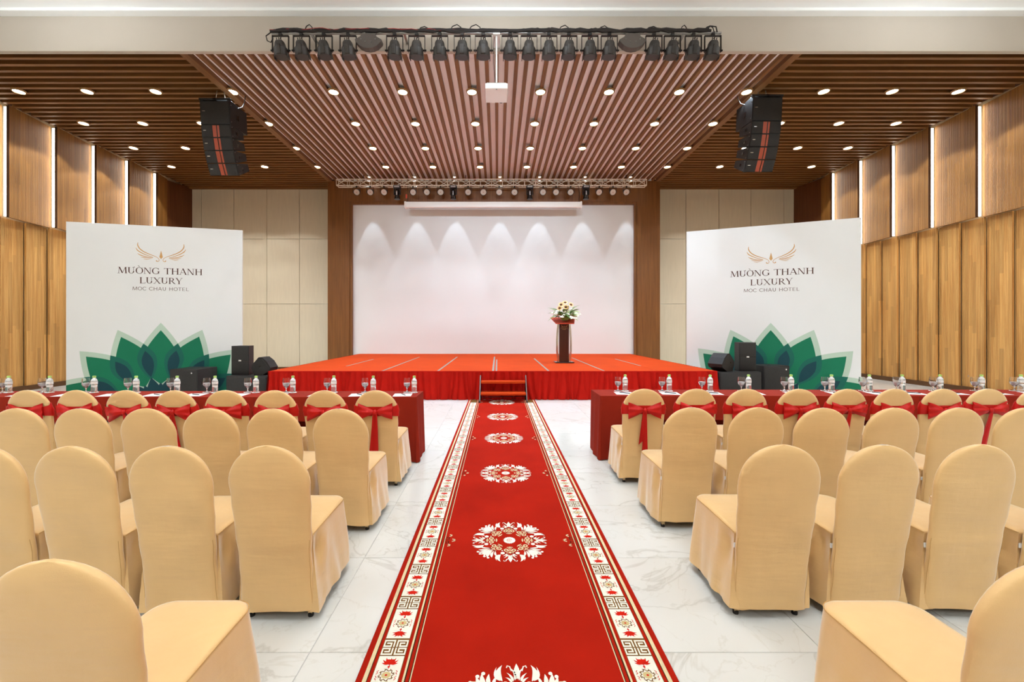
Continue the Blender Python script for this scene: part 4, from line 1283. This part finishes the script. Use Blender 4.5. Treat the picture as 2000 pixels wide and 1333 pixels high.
bl_me = bl.mesh('blossom', 'petal_white', True)
for k in range(46):
    a = rnd.uniform(0, 2 * pi); r = sqrt(rnd.uniform(0.05, 1)) * 0.27
    x, y = r * 1.15 * cos(a), 0.03 + 0.62 * r * sin(a)
    z = 0.33 - 1.0 * (r ** 1.6) - 0.12 * (1 if y < 0 else 0) * rnd.random() + rnd.uniform(-0.05, 0.05)
    o = link('blossom', bl_me, fw, (x, y - 0.03, z)); o.rotation_euler = (rnd.uniform(-.9, .3) + .6, rnd.uniform(-.5, .5), 0); s_ = rnd.uniform(0.7, 1.25); o.scale = (s_, s_, s_)
pet = MB()
for k in range(14):
    a = 2 * pi * k / 14
    c_, s_ = cos(a), sin(a)
    pts = [(0.02, -0.008), (0.045, -0.011), (0.062, 0.0), (0.045, 0.011), (0.02, 0.008)]
    pet.add([(x * c_ - y * s_, x * s_ + y * c_, 0.004 + 0.01 * (x > .05)) for x, y in pts], [(0, 1, 2, 3, 4)])
pet_me = pet.mesh('petals', 'petal_peach')
sd_me = MB().lathe([(0.029, 0.0), (0.027, 0.012), (0.012, 0.018), (0.0001, 0.018)], 14).mesh('seed_head', 'seed_brown', True)
for x, y, z, rx, rz in ((-0.01, -0.14, 0.355, 1.3, 0), (-0.10, -0.12, 0.41, 1.2, -.3), (-0.13, -0.13, 0.33, 1.3, -.4), (0.10, -0.10, 0.41, 1.1, .5), (-0.01, -0.05, 0.46, 0.75, 0), (0.02, -0.16, 0.42, 1.3, 0.1)):
    if (x, y) == (0.02, -0.16): continue
    h_ = link('sunflower', pet_me, fw, (x, y, z)); h_.rotation_euler = (rx, 0, rz)
    link('seed_head', sd_me, h_)

# ------------------------------------------------------------------ tables, cloths and place settings
ZT = 0.75
def table_row(side, xs, yf, yb):
    out = -1 if side == 'left' else 1
    for i, (a, b) in enumerate(zip(xs, xs[1:])):
        x0, x1 = min(a, b), max(a, b)
        t = empty('table', ((x0 + x1) / 2, (yf + yb) / 2, 0))
        where = ('nearest the carpet', 'in the middle', 'farthest from the carpet')[i]
        tag(t, 'long narrow table in the %s row, %s' % (side, where), 'table', 'tables facing the stage')
        hx, hy = (x1 - x0) / 2, (yb - yf) / 2
        MB().box(-hx + 0.004, hx - 0.004, -hy + .006, hy - .006, ZT - 0.03, ZT - 0.004).build('tabletop', 'lectern_wood', t)
        for sx in (-1, 1):
            for sy in (-1, 1):
                MB().rod((sx * (hx - 0.12), sy * (hy - 0.06), 0.003), (sx * (hx - 0.12), sy * (hy - 0.06), ZT - 0.03), 0.014).build('leg', 'dark_steel', t, True)
        # cloth: top sheet and falls; the end of the row falls to the floor
        rnd = random.Random(20 + i + (5 if side == 'left' else 0))
        outer_end = (i == 0)
        m = MB()
        m.box(x0, x1, yf, yb, ZT - 0.003, ZT)
        nfold = 90
        def wave(x, v): return 0.006 * v * (sin(9 * x + 1) + 0.7 * sin(23 * x + i))
        ends = xs[0]
        def zlow_front(x):
            if outer_end:
                dxe = abs(x - ends)
                return 0.01 if dxe < 0.5 else (0.475 if dxe > 0.62 else 0.01 + 0.465 * (dxe - 0.5) / 0.12)
            return 0.475 + 0.006 * sin(4 * x)
        path = []                                     # points with outward direction along one continuous fall
        def seg(p, q, nrm, n_):
            for k_ in range(n_ + 1):
                t_ = k_ / n_; path.append((p[0] + (q[0] - p[0]) * t_, p[1] + (q[1] - p[1]) * t_, nrm[0], nrm[1]))
        inner = x0 if out < 0 else x1
        far = x1 if out < 0 else x0
        s_ = -out
        seg((inner, yf), (far - s_ * 0.004, yf), (0, -1), 80)
        if outer_end:
            for k_ in range(1, 6): path.append((far - s_ * 0.004, yf + 0.004, s_ * sin(k_ * pi / 12), -cos(k_ * pi / 12)))
            seg((far, yf + 0.004), (far, yb - 0.004), (s_, 0), 26)
            for k_ in range(1, 6): path.append((far - s_ * 0.004, yb - 0.004, s_ * cos(k_ * pi / 12), sin(k_ * pi / 12)))
        m1 = path
        nP = len(path)
        nv_ = 9; vs = []
        for jv in range(nv_ + 1):
            v = jv / nv_
            acc = 0.0
            for k_, (px_, py_, nx_, ny_) in enumerate(path):
                if k_: acc += math.hypot(px_ - path[k_ - 1][0], py_ - path[k_ - 1][1])
                zl = zlow_front(px_) if k_ <= 80 else 0.008
                fold = v * (0.012 + 0.010 * sin(13 * acc + 1 + i) + 0.006 * sin(31 * acc))
                if k_ > 80: fold += v * 0.010 * (1 + sin(17 * py_ + 2))
                vs.append((px_ + nx_ * (0.002 + fold), py_ + ny_ * (0.002 + fold), ZT - 0.001 + (zl - ZT) * v))
        m.add(vs, [(jv * nP + k_, jv * nP + k_ + 1, (jv + 1) * nP + k_ + 1, (jv + 1) * nP + k_) for jv in range(nv_) for k_ in range(nP - 1)])
        m.grid(lambda u, v: (x0 + (x1 - x0) * u, yb + 0.002 + 0.012 * v + wave(x0 + (x1 - x0) * u, v), ZT + (0.05 - ZT) * v), nfold, 6)
        cl = m.build('tablecloth', 'table_red', None, True, None, 60)
        tag(cl, 'dark red cloth over the %s row table %s' % (side, where), 'tablecloth', 'red tablecloths')
table_row('left', [-0.935, -2.795, -4.655, -6.515], 4.79, 5.24)
table_row('right', [1.20, 3.06, 4.92, 6.78], 4.87, 5.36)

gl_outer = [(0.030, 0.0), (0.031, 0.003), (0.012, 0.008), (0.0045, 0.016), (0.0045, 0.042), (0.012, 0.056), (0.026, 0.078), (0.0335, 0.105), (0.0330, 0.135), (0.0290, 0.172), (0.0278, 0.172), (0.0316, 0.135), (0.0320, 0.105), (0.0245, 0.080), (0.010, 0.060), (0.0001, 0.058)]
glass_me = MB().lathe([(r * 1.22, z) for r, z in gl_outer], 20).mesh('bowl', 'glass', True, 60)
water_me = MB().lathe([(r * 1.22, z) for r, z in [(0.0001, 0.0585), (0.0098, 0.0605), (0.0242, 0.0803), (0.0317, 0.105), (0.0314, 0.112), (0.0001, 0.112)]], 20).mesh('water', 'water', True, 60)
bt_prof = [(0.024, 0.0), (0.0275, 0.004), (0.0275, 0.012), (0.0262, 0.02), (0.0275, 0.028), (0.0262, 0.036), (0.0275, 0.044), (0.0262, 0.052), (0.0270, 0.06), (0.0245, 0.072), (0.0245, 0.085), (0.0275, 0.098), (0.0278, 0.135), (0.0265, 0.148), (0.021, 0.162), (0.014, 0.176), (0.0125, 0.18), (0.0125, 0.186)]
bot_me = MB().lathe([(r * 1.16, z) for r, z in bt_prof], 18).mesh('bottle_body', 'bottle_plastic', True, 60)
lab_me = MB().lathe([(r * 1.16, z) for r, z in [(0.0282, 0.102), (0.0285, 0.104), (0.0285, 0.131), (0.0282, 0.133)]], 18, cap0=False, cap1=False).mesh('label', 'label_white', True)
lab2_me = MB().lathe([(r * 1.16, z) for r, z in [(0.0265, 0.070), (0.0252, 0.074), (0.0252, 0.083), (0.0266, 0.09)]], 18, cap0=False, cap1=False).mesh('label', 'label_white', True)
cap_me = MB().lathe([(r * 1.16, z) for r, z in [(0.0145, 0.180), (0.0148, 0.182), (0.0148, 0.199), (0.0135, 0.202), (0.0001, 0.202)]], 16).mesh('cap', 'cap_green', True)
coast_me = MB().lathe([(0.044, 0.0), (0.045, 0.0005), (0.045, 0.0015), (0.044, 0.002)], 24).mesh('coaster', 'paper', True)
paper_me = MB().box(-0.105, 0.105, -0.105, 0.105, 0.0, 0.0012).mesh('paper_sheet', 'paper')
pen_me = MB().tube([(-0.065, 0, 0.005), (0.055, 0, 0.005), (0.07, 0, 0.003)], [0.0045, 0.0045, 0.001], 8).mesh('pen', 'pen_black', True)
def settings(side, gx, bx, y):
    v = F * (HC - ZT) / y
    n = len(gx)
    for i in range(n):
        k = (n - 1 - i) if side == 'left' else i            # counted from the carpet
        od = ORD[k]
        xg = (gx[i] - XV) / F * y; xb = (bx[i] - XV) / F * (y - 0.02)
        c = link('coaster', coast_me, None, (xg, y, ZT + .0008)); tag(c, 'white paper coaster under the water goblet on %s table row, %s from the carpet' % (side, od), 'coaster', 'goblet coasters')
        c = link('coaster', coast_me, None, (xb, y - 0.02, ZT + .0032 if abs(xb - xg) < 0.09 else ZT + .0008)); tag(c, 'white paper coaster under the water bottle on %s table row, %s from the carpet' % (side, od), 'coaster', 'bottle coasters')
        zc = c.location.z + 0.002
        e = empty('water_goblet', (xg, y, ZT + .003)); tag(e, 'stemmed glass of water on the %s table row, %s from the carpet' % (side, od), 'glass', 'water goblets')
        link('bowl', glass_me, e); link('water', water_me, e)
        e = empty('water_bottle', (xb, y - 0.02, zc + .0005)); tag(e, 'small green-capped water bottle on the %s table row, %s from the carpet' % (side, od), 'bottle', 'water bottles')
        b_ = link('bottle_body', bot_me, e); link('label', lab_me, b_); link('label', lab2_me, b_); link('cap', cap_me, e)
        r_ = random.Random(i * 7 + (1 if side == 'left' else 3))
        ang = r_.uniform(0.05, 0.25) * (1 if side == 'left' else -1)
        xp = xg + (-0.01 if side == 'left' else 0.015) + r_.uniform(-.01, .01)
        p = link('paper_sheet', paper_me, None, (xp, y - 0.20, ZT + .0006), (0, 0, ang)); tag(p, 'white note paper on the %s table row, %s from the carpet' % (side, od), 'paper', 'note papers')
        q = link('pen', pen_me, None, (xp + 0.01, y - 0.20, ZT + .0022), (0, 0, r_.uniform(-1.0, -0.4) if side == 'left' else r_.uniform(-0.9, -0.2))); tag(q, 'black pen lying on note paper, %s table row, %s from the carpet' % (side, od), 'pen', 'pens on the note papers')
settings('left', [5, 83, 168, 250, 333, 404, 484, 559, 639, 713, 795], [17, 97, 184, 266, 346, 420, 500, 572, 652, 729, 809], 5.14)
settings('right', [1207, 1293, 1371, 1448, 1532, 1611, 1685, 1751, 1823, 1904, 1981], [1221, 1307, 1387, 1462, 1545, 1624, 1698, 1762, 1836, 1917, 1994], 5.26)

# ------------------------------------------------------------------ covered chairs
ZA, RA = 0.755, 0.20
def bw(z):
    if z < 0.45: return 0.180 + 0.014 * z / 0.45
    if z < ZA: return 0.194 + 0.013 * (z - 0.45) / (ZA - 0.45)
    return 0.207 * sqrt(max(0.0, 1 - ((z - ZA) / RA) ** 2))
def byc(z): return -0.02 - 0.125 * (z / 0.955) ** 1.15
def bth(z):
    t = 0.052
    if z > ZA: t *= max(0.12, 1 - ((z - ZA) / RA) ** 6) ** 0.5
    return t
def back_pt(z, a, grow=0.0):
    c, s = cos(a), sin(a)
    x = (bw(z) + grow) * (abs(c) ** 0.42) * (1 if c >= 0 else -1)
    y = byc(z) + (bth(z) / 2 + grow) * (abs(s) ** 0.75) * (1 if s >= 0 else -1)
    return (x, y, z)
def back_cover(seed):
    rnd = random.Random(seed)
    zs = [0.058, 0.09, 0.14, 0.19, 0.24, 0.29, 0.34, 0.38, 0.42, 0.45, 0.48, 0.52, 0.57, 0.63, 0.69, 0.725, 0.755] + [ZA + RA * sin(t * pi / 2 / 11) for t in range(1, 12)]
    N = 48
    p = [rnd.uniform(0, 6.28) for _ in range(6)]
    loops = []
    for z in zs:
        lp = []
        for i in range(N):
            a = 2 * pi * i / N
            x, y, zz = back_pt(z, a)
            rear = max(0, -sin(a))
            low = max(0, (0.47 - z) / 0.42)
            y -= rear * (0.0025 * sin(20 * z + p[0] + 3 * x) + 0.006 * low * sin(16 * x + p[1]) + 0.010 * low * low)
            side = abs(cos(a)) ** 2
            x *= 1 + 0.012 * side * sin(38 * z + p[2]) * (1 if z < ZA else 0.3) + 0.06 * side * low * low + 0.03 * side * low * sin(9 * z + p[3])
            y -= rear * 0.004 * math.exp(-((z - 0.44) / 0.02) ** 2)
            lp.append((x, y, zz + (0.006 * sin(7 * x + p[4]) if z < 0.065 else 0)))
        loops.append(lp)
    seams = []
    for i in (int(N * 0.555), int(N * 0.945)):              # seam along both rear edges, from hem to seat height
        seams.append([(l[i][0], l[i][1] - 0.0006, l[i][2]) for l in loops[:10]])
    return MB().loft(loops, False, True), seams
def seat_cover(seed):
    rnd = random.Random(seed)
    p = [rnd.uniform(0, 6.28) for _ in range(6)]
    def rr(hw, y0, y1, r, n=14):
        """rounded outline from rear-left round the front to rear-right, then along the rear"""
        pts = []
        ns = 16
        for i in range(ns): pts.append((-hw, y0 + (y1 - r - y0) * i / ns))
        for i in range(n + 1):
            a = pi - (pi / 2) * i / n; pts.append((-hw + r + r * cos(a), y1 - r + r * sin(a)))
        for i in range(1, 12): pts.append((-hw + r + (2 * hw - 2 * r) * i / 12, y1))
        for i in range(n + 1):
            a = pi / 2 - (pi / 2) * i / n; pts.append((hw - r + r * cos(a), y1 - r + r * sin(a)))
        for i in range(1, ns + 1): pts.append((hw, y1 - r - (y1 - r - y0) * i / ns))
        for i in range(1, 6): pts.append((hw - 2 * hw * i / 6, y0))
        return pts
    rows = []
    base = rr(0.19, -0.045, 0.445, 0.075)
    cx_, cy_ = 0.0, 0.2
    for k, zz in ((0.25, 0.482), (0.5, 0.481), (0.75, 0.479), (0.9, 0.476), (0.97, 0.471), (1.0, 0.463)):
        rows.append([(cx_ + (x - cx_) * k, cy_ + (y - cy_) * k, zz - (0.018 * max(0, (0.2 - y)) * k)) for x, y in base])
    for zz in (0.455, 0.44, 0.42, 0.39, 0.35, 0.30, 0.25, 0.20, 0.15, 0.10, 0.07, 0.055):
        v = (0.463 - zz) / 0.42
        pts = rr(0.19 + 0.026 * v, -0.045, 0.445 + 0.028 * v, 0.075 - 0.02 * v)
        row = []
        s = 0.0
        for i, (x, y) in enumerate(pts):
            if i: s += math.hypot(x - pts[i - 1][0], y - pts[i - 1][1])
            nx, ny = (x - 0) / 0.2, (y - 0.2) / 0.25
            l = math.hypot(nx, ny) or 1; nx /= l; ny /= l
            f = v * (0.007 * sin(24 * s + p[0] + 2 * v) + 0.005 * sin(47 * s + p[1]) + 0.004 * sin(11 * s + p[2]))
            # pinched pleat where seat meets back
            if y < 0.2:
                f -= 0.035 * math.exp(-((zz - 0.36) / 0.075) ** 2) * math.exp(-((y - 0.0) / 0.035) ** 2)
                f += 0.012 * math.exp(-((zz - 0.33) / 0.10) ** 2) * math.exp(-((y - 0.085) / 0.03) ** 2)
                f += 0.006 * sin(70 * zz - 60 * y + p[3]) * math.exp(-((y - 0.05) / 0.07) ** 2) * (1 if zz < 0.43 else 0)
            row.append((x + nx * f, y + ny * f, zz - (0.018 * max(0, 0.2 - y)) * max(0, 1 - v * 3) + (0.004 * sin(9 * s + p[4]) if zz < 0.06 else 0)))
        rows.append(row)
    return MB().loft(rows, True, False), [(x * 1.002, y, 0.4655 - (0.018 * max(0, 0.2 - y))) for x, y in base[:-5]]

covers = []
for sd in range(4):
    bcm, bseams = back_cover(sd * 5 + 1)
    bc = bcm.mesh('back_cover', 'chair_cloth', True, 180)
    bse = [MB().tube(q, 0.0012, 5).mesh('seam', 'chair_seam', True) for q in bseams]
    scv, seam = seat_cover(sd * 3 + 2)
    sm = scv.mesh('seat_cover', 'chair_cloth', True, 70)
    se = MB().tube(seam, 0.0018, 5).mesh('seam', 'chair_seam', True)
    covers.append((bc, sm, se, bse))
leg_me = MB().loft([[(x, y, 0.018) for x, y in ((-.011, -.011), (.011, -.011), (.011, .011), (-.011, .011))], [(x, y, 0.40) for x, y in ((-.013, -.013), (.013, -.013), (.013, .013), (-.013, .013))]]).mesh('leg', 'tan_metal')
foot_me = MB().lathe([(0.014, 0.0), (0.015, 0.004), (0.015, 0.02), (0.012, 0.022)], 12).mesh('foot', 'rubber', True)

# sash with bow
def sash_band(drop):
    m = MB(); N = 48; rows = []
    for j in range(7):
        t = j / 6
        lp = []
        for i in range(N):
            a = 2 * pi * i / N
            rear = max(0, -sin(a)) ** 0.6
            zt = 0.83 - drop * rear; zb_ = 0.70 + 0.01 * rear
            z = zt + (zb_ - zt) * t
            lp.append(back_pt(z, a, 0.006 + 0.004 * sin(pi * t) + 0.0015 * sin(5 * t * pi)))
        rows.append(lp)
    m.loft(rows, False, False)
    return m
def bow_half(s, w, h, tilt, seed):
    rnd = random.Random(seed); ph = rnd.uniform(0, 6)
    m = MB()
    def top(u, v):
        t = (v - 0.5) * 2
        hh_ = 0.012 + h * (u ** 0.8) * (1 - 0.12 * u * u)
        x = s * (0.012 + w * u)
        z = t * hh_ + tilt * u * w + 0.012 * u * u * t
        puff = 0.012 + 0.034 * sin(pi * min(1, u * 0.92 + 0.06)) * (1 - 0.75 * t * t) + 0.006 * u * sin(t * 8 + ph + u * 2)
        return (x, -puff, z)
    def bot(u, v):
        p = top(u, v); return (p[0], -0.004, p[2])
    m.grid(top, 12, 12); m.grid(bot, 12, 12)
    # close the free edges
    for f in (lambda u, w_: tuple(a + (b - a) * w_ for a, b in zip(top(u, 0), bot(u, 0))), lambda u, w_: tuple(a + (b - a) * w_ for a, b in zip(top(u, 1), bot(u, 1))), lambda u, w_: tuple(a + (b - a) * w_ for a, b in zip(top(1, u), bot(1, u)))):
        m.grid(f, 12, 1)
    return m
def tail(x0, x1, z1, w0, w1, seed, skew):
    rnd = random.Random(seed); ph = rnd.uniform(0, 6)
    zk = 0.745
    m = MB()
    def f(off):
        def fn(u, v):
            z = zk + (z1 - zk) * v + skew * (u - .5) * v
            x = x0 + (x1 - x0) * v ** 1.3 + (u - 0.5) * (w0 + (w1 - w0) * v)
            yb_ = byc(max(z, 0.05)) - bth(0.5) / 2
            y = yb_ - 0.018 - 0.012 * (1 - v) - 0.008 * abs(sin((u * 2.2 + ph) * 1.6)) + off
            return (x, y, z)
        return fn
    m.grid(f(0), 6, 14); m.grid(f(0.003), 6, 14)
    return m
knot = MB().ball((0, 0, 0), 0.02, 12, 1.3).mesh('knot', 'sash_red', True)
bows = []
for k, (drop, w, h, tl, t1, t2) in enumerate(((0.035, 0.145, 0.066, -0.05, (-0.015, -0.02, 0.43), (0.005, 0.02, 0.27)),
                                               (0.030, 0.150, 0.060, 0.02, (-0.01, -0.045, 0.36), (0.01, -0.02, 0.30)),
                                               (0.040, 0.135, 0.070, -0.10, (0.0, 0.015, 0.40), (0.012, 0.035, 0.24)))):
    bows.append((sash_band(drop).mesh('band', 'sash_red', True, 180),
                 bow_half(-1, w, h, tl, k).mesh('bow_loop', 'sash_red', True, 70),
                 bow_half(1, w, h, tl + 0.03, k + 9).mesh('bow_loop', 'sash_red', True, 70),
                 tail(t1[0], t1[1], t1[2], 0.02, 0.055, k, 0.05).mesh('tail', 'sash_red', True, 80),
                 tail(t2[0], t2[1], t2[2], 0.02, 0.065, k + 4, -0.06).mesh('tail', 'sash_red', True, 80)))
tag_me = MB().box(-0.009, 0.004, -0.002, 0.002, -0.012, 0.012).mesh('care_tag', 'paper')
def chair(x, y, rz, label, group, var, bow=None):
    c = empty('chair', (x, y, 0), rz); tag(c, label, 'chair', group)
    bc, sm, se, bse = covers[var % 4]
    b_ = link('back_cover', bc, c)
    for q in bse: link('seam', q, b_)
    link('care_tag', tag_me, b_, (-0.186, -0.05, 0.395))
    s_ = link('seat_cover', sm, c); link('seam', se, s_)
    for lx in (-0.158, 0.158):
        for ly in (0.0, 0.40):
            l_ = link('leg', leg_me, c, (lx, ly, 0)); link('foot', foot_me, l_)
    if bow is not None:
        b = bows[bow % 3]
        sh_ = link('sash', b[0], c)
        yk = byc(0.75) - bth(0.75) / 2 - 0.008
        link('bow_loop', b[1], sh_, (0, yk, 0.752)); link('bow_loop', b[2], sh_, (0, yk, 0.752))
        link('knot', knot, sh_, (0, yk - 0.016, 0.750))
        link('tail', b[3], sh_); link('tail', b[4], sh_)
    return c
TOPZ = 0.955
def row(side, pxs, vtop, ybase, ordinal, bow=False):
    dtop = ybase + byc(TOPZ)
    n = len(pxs)
    rnd = random.Random(int(ybase * 100) + n)
    for i, px in enumerate(pxs):
        k = (n - 1 - i) if side == 'left' else i
        x = (px - XV) / F * dtop
        if bow:
            lab = 'beige covered chair with red bow at the %s table, %s from the carpet' % (side, ORD[k])
            grp = 'bow-tied chairs at the tables'
        else:
            lab = 'plain beige covered chair, %s, %s of the carpet, %s from it' % (ordinal, side, ORD[k])
            grp = 'plain covered chairs'
        chair(x, ybase + rnd.uniform(-.01, .01), rnd.uniform(-.025, .025), lab, grp, i + int(ybase), i if bow else None)
row('left', [50, 148, 246, 343, 439, 537, 635, 734], 123, 4.10, '', True)
row('right', [1259, 1360, 1459, 1560, 1654, 1748, 1841, 1932, 2028], 119, 4.19, '', True)
row('left', [28, 155, 284, 406, 534, 664], 158, 3.21, 'row behind the bow chairs')
row('right', [1352, 1482, 1607, 1746, 1875, 2003], 156, 3.24, 'row behind the bow chairs')
row('left', [-45, 140, 325, 520], 232, 2.24, 'third row from the tables')
row('right', [1530, 1725, 1918, 2110], 229, 2.26, 'third row from the tables')
row('left', [97], 453, 1.21, 'nearest row')
row('right', [2078], 453, 1.21, 'nearest row')
